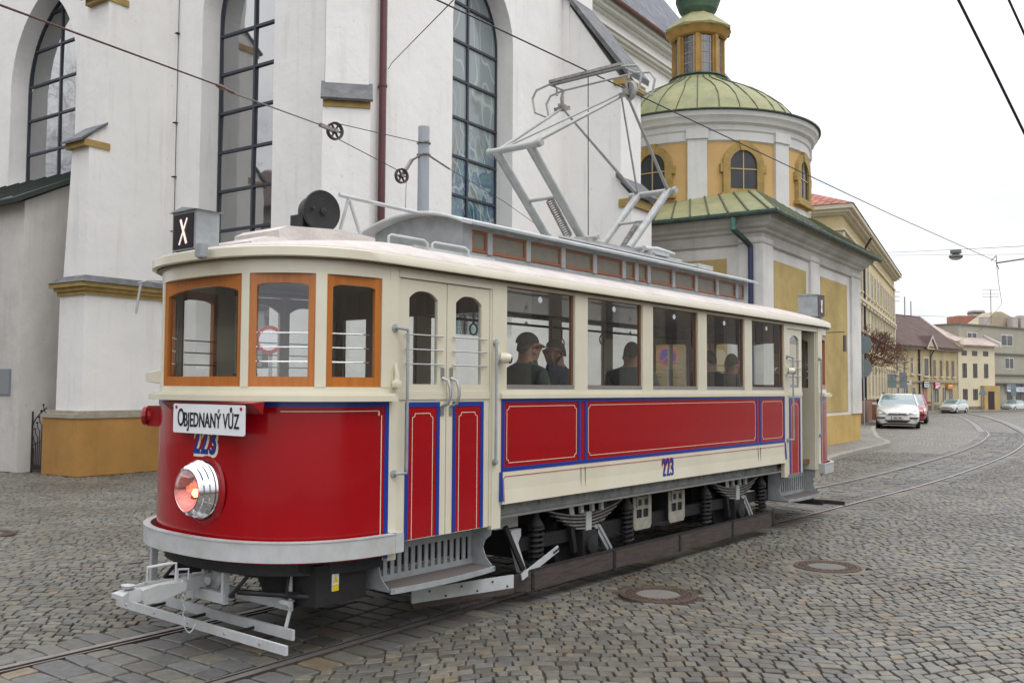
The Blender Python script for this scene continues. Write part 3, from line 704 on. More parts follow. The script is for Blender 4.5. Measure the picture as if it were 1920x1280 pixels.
# wheels, axle boxes, springs
for ax in (7.50, 10.75):
    for sg in (-1, 1):
        yw = YC + sg * .70
        b = MB(); b.lathe((ax, yw, .42), [(0, -.03), (.33, -.03), (.36, -.06), (.41, -.06), (.40, .05), (.36, .055), (.33, .03), (0, .03)], (0, sg, 0), 40)
        part('wheel', b, dark, smooth=True)
        ys = YC + sg * .86
        # leaf spring: stack of blades
        sp = MB(); Ls = .62
        for k in range(9):
            l = Ls * (1 - k * .085); pts = []
            for i in range(13):
                u = -1 + 2 * i / 12; pts.append((ax - .02 + u * l, ys, .635 + .09 * abs(u * l / Ls) ** 1.8 - k * .0155))
            for i in range(12): sp.bar(pts[i], pts[i + 1], .07, .0125, k % 2)
        sp.box(ax - .06, ax + .03, ys - .045 , ys + .045, .46, .665, 2)
        part('leaf_spring', sp, [sootgrey, dark, lgrey])
        b = MB(); b.box(ax - .14, ax + .12, ys - .06, ys + .06, .26, .49, 0)
        for dx in (-.20, .20): b.bar((ax + dx, ys, .30), (ax + dx * 1.6, ys, .76), .05, .05, 1)
        for dx in (-.28, -.12, .06, .22): b.bar((ax + dx, ys + .03 * sg, .66), (ax + dx * 1.05, ys + .02 * sg, .775), .03, .045, 2)
        b.lathe((ax - .02, ys, .36), [(.09, 0), (.085, .1), (0, .11)], (0, sg, 0), 16, 0)
        b.bar((ax + .08, ys + sg * .05, .52), (ax + .30, ys + sg * .05, .27), .02, .035, 3); b.bar((ax + .13, ys + sg * .06, .52), (ax + .35, ys + sg * .06, .27), .02, .03, 3)
        part('axle_box', b, [dark, dark, lgrey, grey])
        for dx in (-.80, .74):
            b = MB(); b.spring((ax + dx, ys, .27), (ax + dx * .985, ys, .60), .062, .016, 7); b.tube([(ax + dx, ys, .22), (ax + dx, ys, .72)], .03, 8)
            b.lathe((ax + dx, ys, .60), [(.07, 0), (.075, .02), (.03, .1), (.03, .16)], n=14)
            part('coil_spring', b, dark, smooth=True)
b = MB()
for ax in (7.5, 10.75): b.tube([(ax, 5.2, .42), (ax, 6.8, .42)], .06, 10)
for y in (5.2, 6.8): b.box(6.5, 11.8, y - .03, y + .03, .40, .52)
part('truck_frame', b, dark)
for x0, x1 in ((7.0, 8.1), (10.2, 11.3)):
    b = MB(); b.box(x0, x1, 5.45, 6.55, .22, .68); b.tube([(x0 - .1, 5.6, .5), (x1 + .1, 5.6, .45)], .05, 8); part('axle_shade_block', b, dark)  # hidden blocks added by the axles to keep light off the ground
b = MB(); b.box(8.3, 9.9, 5.5, 6.6, .38, .7); part('mid_shade_block', b, dark)  # added block between the axles, also there to darken the ground
# resistor boxes with openings
for x0 in (8.32, 9.05):
    b = MB(); F = lambda p, q, r: (p, 5.11 - r, q)
    b.holed([(x0, .46), (x0 + .36, .46), (x0 + .36, .72), (x0, .72)], [(x0 + .06, .50), (x0 + .30, .50), (x0 + .30, .59), (x0 + .06, .59)], F, -.01, 0, n=8)
    b.prism([(x0, .42), (x0 + .03, .38), (x0 + .33, .38), (x0 + .36, .42), (x0 + .36, .46), (x0, .46)], F, -.01, 0)
    b.box(x0 + .17, x0 + .19, 5.108, 5.118, .5, .7); b.box(x0 + .02, x0 + .34, 5.125, 5.5, .40, .72, 1)
    for k in (.08, .22): b.box(x0 + k, x0 + k + .07, 5.104, 5.109, .63, .69, 1)
    b.tube([(x0 - .1, 5.09, .745), (x0 + .5, 5.09, .745)], .008, 6); b.tube([(x0 + .06, 5.1, .62), (x0 + .06, 5.1, .78)], .01); b.tube([(x0 + .28, 5.1, .62), (x0 + .28, 5.1, .78)], .01)
    part('resistor_box', b, [P('box_paint', (.36, .35, .29), .5, var=.35, vs=12), dark])
b = MB(); b.box(6.2, 6.52, 5.2, 5.5, .62, .76); b.loft([[(6.30, 5.1, .62), (6.44, 5.1, .62), (6.44, 5.15, .62), (6.30, 5.15, .62)], [(6.30, 5.1, .56), (6.44, 5.1, .56), (6.44, 5.15, .56), (6.30, 5.15, .56)], [(6.34, 5.1, .5), (6.40, 5.1, .5), (6.40, 5.15, .5), (6.34, 5.15, .5)], [(6.42, 5.08, .24), (6.50, 5.08, .24), (6.50, 5.13, .24), (6.42, 5.13, .24)]]); b.bar((6.22, 5.1, .66), (6.42, 5.06, .27), .03, .04, 1)
b.bar((6.30, 4.98, .235), (6.88, 5.02, .40), .012, .055, 0)
for t_ in (.86, .92, .98): b.lathe((6.30 + .58 * t_, 4.975 + .04 * t_, .235 + .165 * t_), [(.012, 0), (.012, .01), (0, .01)], (0, -1, 0), 8, 1)
part('sand_pipe', b, [lgrey, dark])
# wooden side guards
for sg, Y in ((-1, YN), (1, YF)):
    y_ = lambda o: Y + sg * o
    b = MB(); b.box(6.40, 11.50, y_(-.06), y_(-.02), .10, .275, 0)
    b.loft([[(6.40, y_(-.06), z) for z in (.10, .275)] + [(6.40, y_(-.02), z) for z in (.275, .10)], [(6.26, y_(-.20), z) for z in (.10, .20)] + [(6.26, y_(-.16), z) for z in (.20, .10)]], 0)
    b.bar((11.5, y_(-.04), .19), (11.28, y_(-.75), .19), .03, .17, 0)
    for x in (6.42, 7.72, 9.02, 10.3, 11.45): b.box(x, x + .04, y_(-.02), y_(-.012), .09, .28, 1)
    for x in (6.42, 7.72, 9.02, 10.3, 11.45):
        for z in (.13, .24): b.lathe((x + .02, y_(-.012), z), [(.010, 0), (.008, .008), (0, .01)], (0, sg, 0), 8, 1)
    b.box(6.40, 11.50, y_(-.062), y_(-.016), .275, .283, 1)
    part('side_guard', b, [plankm, dark])
    b = MB(); b.bar((5.25, y_(-.30), .21), (6.22, y_(-.06), .21), .02, .11, 0); b.bar((5.25, y_(-.30), .135), (6.22, y_(-.06), .135), .025, .045, 1)
    for k in range(6): b.lathe((5.4 + .15 * k, y_(-.30 + .24 * (.15 + .15 * k) / .97 + .012), .18 if k % 2 else .235), [(.009, 0), (.008, .008), (0, .01)], (-.24, sg, 0), 8, 1)
    part('sloping_guard', b, [lgrey, plankm])
# --- coupler and lifeguard at the front, lifeguard at the rear
b = MB()
b.bar((3.95, 5.92, .58), (3.42, 5.92, .545), .07, .085)
b.loft([[(3.50, y, z) for y, z in ((5.87, .51), (5.97, .51), (5.97, .59), (5.87, .59))], [(3.18, y, z) for y, z in ((5.86, .50), (5.98, .50), (5.98, .575), (5.86, .575))], [(3.08, y, z) for y, z in ((5.85, .50), (5.99, .50), (5.99, .57), (5.85, .57))]])
b.loft([[(3.08, y, z) for y, z in ((5.90, .49), (6.03, .49), (6.03, .58), (5.90, .58))], [(2.98, y, z) for y, z in ((5.93, .50), (6.02, .50), (6.02, .57), (5.93, .57))], [(2.90, y, z) for y, z in ((5.90, .52), (6.05, .52), (6.05, .55), (5.90, .55))]])
b.lathe((3.0, 5.97, .585), [(0, 0), (.05, 0), (.06, .02), (0, .03)], n=12)
for y in (5.83, 5.995): b.loft([[(3.06, y, .485), (3.06, y + .012, .485), (3.06, y + .012, .585), (3.06, y, .585)], [(3.2, y, .485), (3.2, y + .012, .485), (3.2, y + .012, .60), (3.2, y, .60)], [(3.5, y, .53), (3.5, y + .012, .53), (3.5, y + .012, .59), (3.5, y, .59)]])
b.lathe((3.86, 5.92, .57), [(0, -.03), (.10, -.03), (.11, 0), (.09, .03), (0, .04)], (-1, 0, .08), 20)
b.lathe((3.80, 5.92, .62), [(.02, 0), (.02, .05), (0, .05)], (-1, 0, 0), 10); b.lathe((3.74, 5.86, .57), [(0, 0), (.028, 0), (.028, .03), (0, .03)], (-.3, -1, 0), 10)
KC = lambda mb: setattr(mb, 'v', [(v[0] * .72 + 1.18, v[1] + .08, v[2] - .11) for v in mb.v])
KC(b); cp = part('coupler', b, lgrey, smooth=25)
b = MB(); b.tube([(3.20, 5.98, .60), (3.20, 5.98, .70), (3.36, 5.90, .72), (3.42, 5.88, .72), (3.42, 5.88, .60)], .011, 8); KC(b); part('handle', b, lgrey, cp)
b = MB(); b.tube([(3.46, 5.9, .60), (3.46, 5.9, .67), (3.54, 5.86, .67), (3.54, 5.86, .60)], .009, 8)
pts = [(3.47 + .02 * sin(k * 2.1), 5.86 - .02 * (k % 2), .60 - .14 * sin(pi * k / 12) - .01 * (k % 2)) for k in range(13)]
b.tube(pts, .005, 5); b.tube([(3.47 + .012 * (k % 2), 5.83 + .012 * ((k + 1) % 2), .58 - .035 * k) for k in range(9)], .005, 5); b.tube([(3.47 + .1 * k / 8, 5.83 - .04 * k / 8, .30 - .06 * sin(pi * k / 8)) for k in range(9)], .005, 5)
KC(b); part('chain', b, lgrey, cp)
for rear in (False, True):
    R = (lambda x: 2 * XM - x) if rear else (lambda x: x)
    mm = lgrey if not rear else plankm
    b = MB()
    xf_, xr_ = (3.80, 4.04) if not rear else (3.80, 4.04)
    b.box(R(xf_), R(xf_ + .022), 4.93, 7.06, .125, .185); b.box(R(xr_), R(xr_ + .022), 5.17, 7.0, .13, .20)
    lg = part('lifeguard', b, mm)
    for y in (5.6, 6.2, 6.75): b = MB(); b.bar((R(xf_ + .02), y, .14), (R(xr_), y, .15), .012, .02); part('rung', b, dark, lg)
    if not rear:
        for y in (5.2, 5.6, 6.05, 6.5, 6.9):
            b = MB(); b.lathe((R(xf_), y, .155), [(.010, 0), (.008, .006), (0, .008)], (-1, 0, 0), 8); part('bolt', b, steel, lg)
    b = MB()
    b.bar((R(4.12), 5.28, .335), (R(4.12), 6.72, .335), .02, .075)
    for y in (5.72, 6.66): b.bar((R(3.88), y, .66), (R(3.88), y, .34), .05, .03, up=(0, 1, 0))
    b.bar((R(3.88), 5.70, .36), (R(3.88), 6.12, .36), .03, .075); b.box(R(3.86), R(3.90), 6.08, 6.18, .31, .41)
    for y in (5.30, 6.70):
        b.tube([(R(4.12), y, .65), (R(4.12), y, .30), (R(4.08), y, .17)], .014, 8); b.tube([(R(4.08), y - .05, .355), (R(4.08), y + .05, .355)], .022, 10)
    part('guard_bracket', b, mm)
b = MB()
for k in range(26): b.lathe((4.15 + .0 * k, 5.3 + .05 * k, .56 + .05 * sin(k * .5)), [(.008, -.01), (.018, 0), (.008, .01)], (1, k % 2, 0), 6)
b.tube([(4.3, 5.6, .45), (4.3, 6.6, .42), (4.5, 6.8, .4)], .03); b.tube([(4.2, 6.2, .62), (4.2, 6.2, .45)], .03); b.tube([(4.2, 6.35, .62), (4.2, 6.35, .45)], .03)
part('chain', b, dark)
for pts in ([(3.98, 5.5, .60), (3.86, 5.52, .48), (3.84, 5.6, .40), (3.92, 5.68, .38)], [(4.0, 6.35, .60), (3.86, 6.36, .50), (3.85, 6.45, .42), (3.95, 6.5, .40)], [(4.1, 5.3, .56), (4.05, 5.25, .44), (4.2, 5.22, .40), (4.35, 5.2, .45)]):
    b = MB(); b.tube(pts, .014, 8); part('hose', b, black, smooth=True)
# --- interior: benches, grab rail with straps
for sg in (-1, 1):
    y0 = YC + sg * .52; y1 = YC + sg * .98
    b = MB(); b.box(6.0, 11.8, y0, y1, 1.27, 1.31); b.box(6.0, 11.8, min(y0, y0 + .02 * sg), max(y0, y0 + .02 * sg), .86, 1.27); b.box(6.0, 11.8, YC + sg * .96, YC + sg * .985, 1.31, 1.80)
    part('bench', b, brownwood)
    b = MB(); b.tube([(6.0, YC + sg * .45, 2.55), (11.8, YC + sg * .45, 2.55)], .014, 8)
    for k in range(3):
        x = 6.55 + 2.1 * k + .25 * sg; b.tube([(x, YC + sg * .45, 2.55), (x, YC + sg * .45, 2.42)], .010, 6); b.tube([(x + .05 * sin(a), YC + sg * .45, 2.37 + .05 * cos(a)) for a in [2 * pi * q / 12 for q in range(13)]], .008, 6)
    part('strap_rail', b, dark)
b = MB(); F = lambda a, c, d: (3.705 - d + (.02 if False else 0), a, c)
b.prism([(5.28, 1.515), (5.27, 1.525), (5.27, 1.71), (5.28, 1.72), (6.12, 1.72), (6.13, 1.71), (6.13, 1.525), (6.12, 1.515)], F, 0, .008)
sign = thing('sign_board', 'white board reading OBJEDNANÝ VŮZ hung on the red front of the tram', 'sign', (3.705, 5.7, 1.5))
b.build('board', whitem, sign)
for y in (5.31, 6.09):
    b = MB(); b.lathe((3.697, y, 1.695), [(.012, -.006), (.012, .004), (0, .006)], (-1, 0, 0), 10); b.tube([(3.70, y, 1.69), (3.735, y, 1.70), (3.76, y, 1.735)], .005, 6)
    b.build('hook', redplain, sign)
textmesh('lettering', 'O', (3.6955, 6.03, 1.617), (0, -1, 0), (0, 0, 1), .18, blackm, sign, sx=.60, bold=.001)
textmesh('lettering', 'BJEDNANÝ VŮZ', (3.6955, 5.995, 1.605), (0, -1, 0), (0, 0, 1), .142, blackm, sign, sx=.655, bold=.0016, align='LEFT')
# ================================================================== PEOPLE in the saloon
def person(label, px, py, face, col, hair, cap=None, scale=1., z0=1.31, glasses=False):
    """seated figure grown over one skeleton; face = heading angle of the body"""
    root = thing('person', label, 'person', (0, 0, 0), group='passengers seated in the tram', world=(px, py, z0 + .05), rz=face)
    k = scale * 1.1
    V = [(0, 0, .10), (0, 0, .32), (.01, 0, .53), (.025, 0, .645), (.05, 0, .72), (.055, 0, .80), (.045, 0, .865)]
    Rr = [(.16, .13), (.155, .13), (.17, .12), (.064, .064), (.080, .072), (.097, .082), (.072, .064)]
    E = [(i, i + 1) for i in range(6)]
    def add(v, r, p): V.append(v); Rr.append(r); E.append((p, len(V) - 1)); return len(V) - 1
    nose = add((.145, 0, .765), (.012, .012), 4)
    chin = add((.11, 0, .70), (.034, .034), 4)
    for s in (-1, 1):
        a = add((.0, s * .20, .555), (.078, .078), 2); a = add((.06, s * .25, .28), (.055, .055), a); a = add((.27, s * .17, .13), (.04, .04), a); a = add((.35, s * .13, .11), (.03, .02), a)
        for q in range(4): add((.42 + .004 * q, s * (.10 + .018 * q), .10 - .004 * q), (.009, .009), a)
        add((.36, s * .085, .12), (.010, .010), a)
        h = add((.12, s * .10, .06), (.11, .10), 0); h = add((.46, s * .13, .04), (.075, .075), h); h = add((.48, s * .13, -.36), (.05, .05), h); add((.60, s * .14, -.40), (.04, .03), h)
        add((.045, s * .088, .76), (.016, .020), 4)
    me = bpy.data.meshes.new('body'); me.from_pydata([(x * k, y * k, z * k) for x, y, z in V], E, [])
    ob = bpy.data.objects.new('body', me); COL.objects.link(ob)
    md = ob.modifiers.new('Skin', 'SKIN'); md.use_smooth_shade = True
    if not me.skin_vertices: raise RuntimeError('skin')
    for i, r in enumerate(Rr): me.skin_vertices[0].data[i].radius = (r[0] * k, r[1] * k)
    me.skin_vertices[0].data[0].use_root = True
    sd = ob.modifiers.new('Sub', 'SUBSURF'); sd.levels = 2; sd.render_levels = 2
    dg = bpy.context.evaluated_depsgraph_get(); m2 = bpy.data.meshes.new_from_object(ob.evaluated_get(dg))
    bpy.data.objects.remove(ob); body = bpy.data.objects.new('body', m2); COL.objects.link(body); body.parent = root
    m2.materials.clear(); m2.materials.append(P('skin', (.30, .155, .105), .6)); m2.materials.append(P('cloth_' + str(col), col, .9, var=.2, vs=20)); m2.materials.append(P('dark_trousers', (.02, .022, .03), .9))
    for p in m2.polygons:
        c = p.center / k; hand = c.x > .33 and c.z > .05 and c.z < .2
        p.material_index = 0 if (c.z > .655 or hand) else (2 if c.z < .10 or (c.x > .3 and c.z < .1) else 1)
    # hair: cap of the skull, lower at the back
    b = MB(); rings = []
    b.loft([[((.045 + .03 * (q % 2) * 0 + r_ * cos(a)) * k, r_ * sin(a) * k, z * k) for a in [2 * pi * q / 16 for q in range(16)]] for r_, z in ((.10, .61), (.085, .645), (.078, .675))], caps=False); b.build('collar', m2.materials[1], root, smooth=True)
    b = MB(); rings = []
    for i in range(9):
        th = pi * .48 * i / 8; rings.append([(.036 + .094 * sin(th) * cos(a) - .006 * (cos(a) < 0), .081 * sin(th) * sin(a), .80 + .108 * cos(th) - .06 * (1 - cos(a)) * .5 * (i / 8) ** 2 + .045 * (1 + cos(a)) * .5 * (i / 8) ** 2) for a in [2 * pi * q / 20 for q in range(20)]])
    rings = [[tuple(c * k for c in p) for p in r] for r in rings[1:]]
    b.loft(rings); 
    b.build('hair', P('hair_' + str(hair), hair, .8, var=.4, vs=60, bump=.6, bs=80), root, smooth=True)
    if cap:
        b = MB(); rings = []
        for i in range(1, 8):
            th = pi * .5 * i / 7; rings.append([((.035 + .108 * sin(th) * cos(a)) * k, .092 * sin(th) * sin(a) * k, (.822 + .095 * cos(th)) * k) for a in [2 * pi * q / 24 for q in range(24)]])
        b.loft(rings)
        b.loft([[((.15 + .09 * u) * k, y * (1 - .35 * u * u) * k, (.818 - .02 * u - .02 * (y / .09) ** 2) * k) for y in (-.085, -.04, 0, .04, .085)] + [((.15 + .09 * u) * k, y * (1 - .35 * u * u) * k, (.810 - .02 * u - .02 * (y / .09) ** 2) * k) for y in (.085, .04, 0, -.04, -.085)] for u in (-.3, .3, .8, 1)])
        b.build('cap', P('cap_cloth', cap, .9), root, smooth=True)
    if glasses:
        b = MB()
        for s in (-1, 1): b.tube([((.14 + .004 * cos(a)) * k, (s * .034 + .022 * cos(a)) * k, (.775 + .017 * sin(a)) * k) for a in [2 * pi * q / 12 for q in range(13)]], .002, 5); b.tube([(.14 * k, s * .056 * k, .775 * k), (.05 * k, s * .088 * k, .775 * k)], .002, 5)
        b.build('glasses', dark, root)
    return root
person('passenger in a dark peaked cap and glasses at the first saloon window', 6.80, 5.36, radians(-10), (.055, .06, .055), (.1, .09, .08), cap=(.05, .055, .05), glasses=True)
person('passenger in a blue jacket bending forward behind the first window post', 7.44, 5.42, radians(150), (.03, .045, .11), (.09, .07, .05), scale=.97)
person('broad passenger in a grey green jacket behind the second saloon window', 8.68, 5.36, radians(25), (.07, .085, .08), (.06, .045, .035), scale=1.0)
person('dark haired passenger facing the aisle at the fourth saloon window', 10.80, 5.48, radians(70), (.04, .03, .03), (.03, .018, .012), scale=.98)
person('passenger with short greying hair at the fourth saloon window', 11.18, 5.40, radians(10), (.11, .12, .11), (.10, .08, .06), scale=.95)

# ================================================================== CHURCH
TH = radians(4.519); CU = Vector((cos(TH), sin(TH), 0)); CV = Vector((-sin(TH), cos(TH), 0))
def cw(u, v, z=0.): return CU * u + CV * v + Vector((0, 0, z))
wh = plaster('church_plaster', (.79, .78, .755))
whd = plaster('annex_plaster', (.58, .555, .52), .18, stain=(.2, .19, .14))
oc = plaster('ochre_plinth', (.44, .24, .075), .25, stain=(.2, .12, .05))
stonem = P('sandstone', (.38, .34, .27), .85, var=.3, vs=4, bump=.4, bs=30)
yst = P('yellow_stone', (.42, .29, .10), .85, var=.35, vs=4, bump=.4, bs=30)
slate = P('slate', (.15, .155, .165), .6, var=.5, vs=4, bump=.6, bs=14)
barm = P('window_bar', (.035, .04, .06), .5)
church = thing('church', 'large white plastered gothic church with tall pointed windows and buttresses', 'church', (12.5, 12.4, 0), world=cw(12.5, 12.4), rz=TH)
ORG_C = (12.5, 12.4, 0)
cpart = lambda name, mb, mats, parent=church, **k: mb.build(name, mats, parent, **k)
def pointed(cx, w, z0, zs, za, n=14):
    """polygon of a pointed-arch opening"""
    h = za - zs; hw = w / 2; r = (hw * hw + h * h) / (2 * hw); pts = [(cx - hw, z0), (cx + hw, z0)]
    c = cx - (r - hw); a1 = math.atan2(h, r - hw)
    for k in range(n + 1): a = a1 * k / n; pts.append((c + r * cos(a), zs + r * sin(a)))
    c = cx + (r - hw)
    for k in range(1, n + 1): a = pi - a1 + a1 * k / n; pts.append((c + r * cos(a), zs + r * sin(a)))
    return pts
WZ = 17.0
b = MB()
FA = lambda a, c, d: (12.5 - d, a, c)          # wall facing the street, a = V, d outward
FB = lambda a, c, d: (a, 12.4 - d, c)          # wall along the tram, a = U
wA = [(15.6, 2.0), (23.45, 7.15)]
b.prism([(12.4, 0), (14.2, 0), (14.2, WZ), (12.4, WZ)], FA, -.6, 0)
b.holed([(14.2, 0), (17.0, 0), (17.0, WZ), (14.2, WZ)], pointed(15.6, 2.3, 2.2, 9.8, 11.5), FA, -.6, 0, n=48)
b.prism([(17.0, 0), (21.4, 0), (21.4, WZ), (17.0, WZ)], FA, -.6, 0)
b.holed([(21.4, 0), (25.1, 0), (25.1, WZ), (21.4, WZ)], pointed(23.17, 3.1, 7.0, 9.6, 11.95), FA, -.6, 0, n=48)
b.prism([(25.1, 0), (44, 0), (44, WZ), (25.1, WZ)], FA, -.6, 0)
b.prism([(12.5, 0), (15.5, 0), (15.5, WZ), (12.5, WZ)], FB, -.6, 0)
b.holed([(15.5, 0), (18.3, 0), (18.3, WZ), (15.5, WZ)], pointed(16.87, 2.32, 3.0, 9.9, 11.5), FB, -.6, 0, n=48)
b.prism([(18.3, 0), (20.3, 0), (20.3, WZ), (18.3, WZ)], FB, -.6, 0)
b.box(20.3, 21.5, 12.2, 16.5, 0, WZ)
b.box(21.4, 39.3, 15.5, 16.1, 0, 15.2)
b.box(38.7, 39.3, 16.1, 30, 0, 15.2)
cpart('wall', b, wh)
# cornices of the choir
b = MB()
for o, z0, z1 in ((.10, 14.1, 14.2), (.22, 14.2, 14.32), (.30, 14.32, 14.4), (.12, 14.85, 14.95), (.3, 14.95, 15.1), (.42, 15.1, 15.24)): b.box(21.4, 39.3 + o, 15.5 - o, 15.9, z0, z1)
cpart('cornice', b, plaster('cornice_plaster', (.66, .66, .62)))
b = MB(); b.add([(21.4, 15.0, 15.26), (39.8, 15.0, 15.26), (35.8, 19, 21.4), (21.4, 19, 21.4), (39.8, 27, 15.26)], [(0, 1, 2, 3), (1, 4, 2)]); b.box(21.4, 39.75, 15.05, 16.2, 15.25, 15.258)
rf = cpart('roof', b, tiles('slate_roof', (.13, .14, .16), (.2, .21, .24), (.06, .06, .07), 3.2, .6, .5, rot=(0, 0, 0)))
b = MB(); b.box(29.6, 30.2, 15.6, 16.5, 17.2, 17.9); cpart('roof_light', b, whitepaint, rf)
b = MB(); b.tube([(21.4, 14.96, 15.26), (39.85, 14.96, 15.26)], .09, 8)
cpart('gutter', b, P('brown_gutter', (.15, .06, .045), .5, var=.3))
# windows of the church
def cwindow(F, cx, w, z0, zs, za, ncol, step, zbase, pane, off=-.5, tilt=.012):
    b = MB(); poly = pointed(cx, w, z0, zs, za)
    inn = [(cx + (x - cx) * (1 - .10 / w), z0 + .05 + (z - z0) * (1 - .09 / (za - z0))) for x, z in poly]
    b.holed(poly, inn, F, off - .03, off + .04, n=40)
    hw = w / 2; h = za - zs; r = (hw * hw + h * h) / (2 * hw)
    def half(z): return hw if z < zs else max(0, (math.sqrt(max(0, r * r - (z - zs) ** 2)) - (r - hw)))
    def top(x):
        d = abs(x - cx); return zs + math.sqrt(max(0, r * r - (d + r - hw) ** 2))
    xs = [cx - hw + w * k / ncol for k in range(1, ncol)]
    for x in xs: b.prism([(x - .03, z0), (x + .03, z0), (x + .03, top(x)), (x - .03, top(x))], F, off - .02, off + .045)
    zl = [zbase + step * k for k in range(-12, 14)]; zl = [z for z in zl if z0 + .2 < z < za - .2]
    for z in zl: q = half(z); b.prism([(cx - q, z - .028), (cx + q, z - .028), (cx + q, z + .028), (cx - q, z + .028)], F, off - .018, off + .043)
    W = cpart('window', b, barm)
    # one pane per field, each a touch out of true
    xe = [cx - hw] + xs + [cx + hw]; ze = [z0] + zl + [za]
    b = MB(); random.seed(int(cx * 10))
    for i in range(len(xe) - 1):
        for j in range(len(ze) - 1):
            a0, a1, c0, c1 = xe[i], xe[i + 1], ze[j], ze[j + 1]
            pl = [(a0, c0), (a1, c0), (a1, c1), (a0, c1)]
            if c1 > zs:
                K = 6; pl = [(a0, c0), (a1, c0)]
                for k in range(K + 1):
                    x = a1 + (a0 - a1) * k / K; pl.append((x, max(c0, min(c1, top(x)))))
            t1, t2 = random.uniform(-tilt, tilt), random.uniform(-tilt, tilt); xm, zm = (a0 + a1) / 2, (c0 + c1) / 2
            b.add([F(x, z, off + .0 + (x - xm) * t1 + (z - zm) * t2) for x, z in pl], [tuple(range(len(pl)))])
    cpart('pane', b, pane, W)
dp = darkpane('church_glass', (.045, .05, .052), .05, ns=.9, ior=2.4)
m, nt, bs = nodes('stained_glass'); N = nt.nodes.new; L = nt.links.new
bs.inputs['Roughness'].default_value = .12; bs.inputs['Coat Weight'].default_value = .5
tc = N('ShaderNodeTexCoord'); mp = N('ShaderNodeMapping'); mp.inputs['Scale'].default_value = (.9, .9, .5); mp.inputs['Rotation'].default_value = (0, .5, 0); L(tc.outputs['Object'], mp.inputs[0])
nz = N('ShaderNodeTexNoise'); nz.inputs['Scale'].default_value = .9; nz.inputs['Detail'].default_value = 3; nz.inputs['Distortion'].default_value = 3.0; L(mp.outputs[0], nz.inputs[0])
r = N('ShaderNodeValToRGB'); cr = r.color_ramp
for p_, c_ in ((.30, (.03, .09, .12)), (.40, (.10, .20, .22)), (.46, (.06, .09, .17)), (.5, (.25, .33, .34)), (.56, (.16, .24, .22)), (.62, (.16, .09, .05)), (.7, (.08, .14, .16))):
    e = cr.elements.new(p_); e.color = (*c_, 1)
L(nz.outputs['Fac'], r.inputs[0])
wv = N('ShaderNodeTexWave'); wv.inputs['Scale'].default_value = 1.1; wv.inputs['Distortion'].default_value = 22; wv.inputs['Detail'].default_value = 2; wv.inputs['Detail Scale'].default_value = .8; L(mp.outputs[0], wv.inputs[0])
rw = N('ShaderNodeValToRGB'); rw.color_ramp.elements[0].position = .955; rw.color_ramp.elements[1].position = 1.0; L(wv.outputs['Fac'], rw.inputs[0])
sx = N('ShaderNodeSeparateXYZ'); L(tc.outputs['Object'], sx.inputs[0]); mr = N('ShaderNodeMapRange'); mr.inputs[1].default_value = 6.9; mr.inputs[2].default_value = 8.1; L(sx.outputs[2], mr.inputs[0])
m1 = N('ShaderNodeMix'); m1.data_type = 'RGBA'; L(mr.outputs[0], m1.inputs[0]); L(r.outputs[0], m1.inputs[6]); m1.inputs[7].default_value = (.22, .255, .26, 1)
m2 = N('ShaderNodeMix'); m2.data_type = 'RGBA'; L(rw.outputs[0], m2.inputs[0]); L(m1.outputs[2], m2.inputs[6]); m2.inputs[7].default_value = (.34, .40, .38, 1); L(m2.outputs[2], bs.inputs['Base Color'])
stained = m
cwindow(FA, 15.6, 2.3, 2.2, 9.8, 11.5, 2, .86, 5.2, dp)
cwindow(FA, 23.17, 3.1, 7.0, 9.6, 11.95, 2, .92, 7.95, dp)
cwindow(FB, 16.87, 2.32, 3.0, 9.9, 11.5, 2, .887, 6.18, stained)
def buttress(mb_faces, mats, cap): pass
# left buttress: stepped, yellow plinth, string course
b = MB()
b.loft([[(10.70, 17.95, z), (12.55, 17.95, z), (12.55, v, z), (10.70, v, z)] for z, v in ((1.3, 18.92), (3.8, 18.88))], 0); b.loft([[(10.70, 17.95, z), (12.55, 17.95, z), (12.55, v, z), (10.70, v, z)] for z, v in ((3.81, 18.80), (6.9, 18.56))], 0); b.box(11.05, 12.55, 17.95, 18.74, 6.9, 10.05, 0); b.box(11.4, 12.55, 17.95, 18.66, 10.05, WZ, 0)
b.box(10.55, 12.55, 17.86, 19.14, 0, 1.17, 1)
B1 = cpart('buttress', b, [wh, oc])
b = MB(); b.box(10.52, 12.5, 17.83, 19.17, 1.17, 1.25); b.box(10.60, 12.5, 17.88, 19.10, 1.25, 1.32); cpart('plinth_moulding', b, stonem, B1)
b = MB()
for o, z0, z1 in ((.05, 3.70, 3.78), (.10, 3.78, 3.86), (.17, 3.86, 3.95)): b.box(10.70 - o, 12.55, 17.95 - o, 18.86 + o, z0, z1)
cpart('string_course', b, yst, B1)
b = MB(); b.loft([[(10.50, 17.73, 3.952), (12.5, 17.73, 3.952), (12.5, 19.06, 3.952), (10.50, 19.06, 3.952)], [(10.69, 17.93, 4.10), (12.5, 17.93, 4.10), (12.5, 18.82, 4.10), (10.69, 18.82, 4.10)]]); cpart('ledge_slate', b, slate, B1)
for u0, u1, z in ((10.70, 11.05, 6.92), (11.05, 11.4, 10.1)):
    b = MB(); b.box(u0 - .12, u1 + .1, 17.92, 18.64, z - .16, z - .02, 0)
    b.prism([(u0 - .2, z - .02), (u1 + .02, z + .42), (u1 + .02, z + .36), (u0 - .2, z - .07)], lambda a, c, d: (a, d, c), 17.90, 18.68, 1); b.prism([(u0 - .1, z - .03), (u1 + .01, z + .36), (u1 + .01, z - .03)], lambda a, c, d: (a, d, c), 17.952, 18.56, 2)
    cpart('cap', b, [yst, slate, wh], B1)
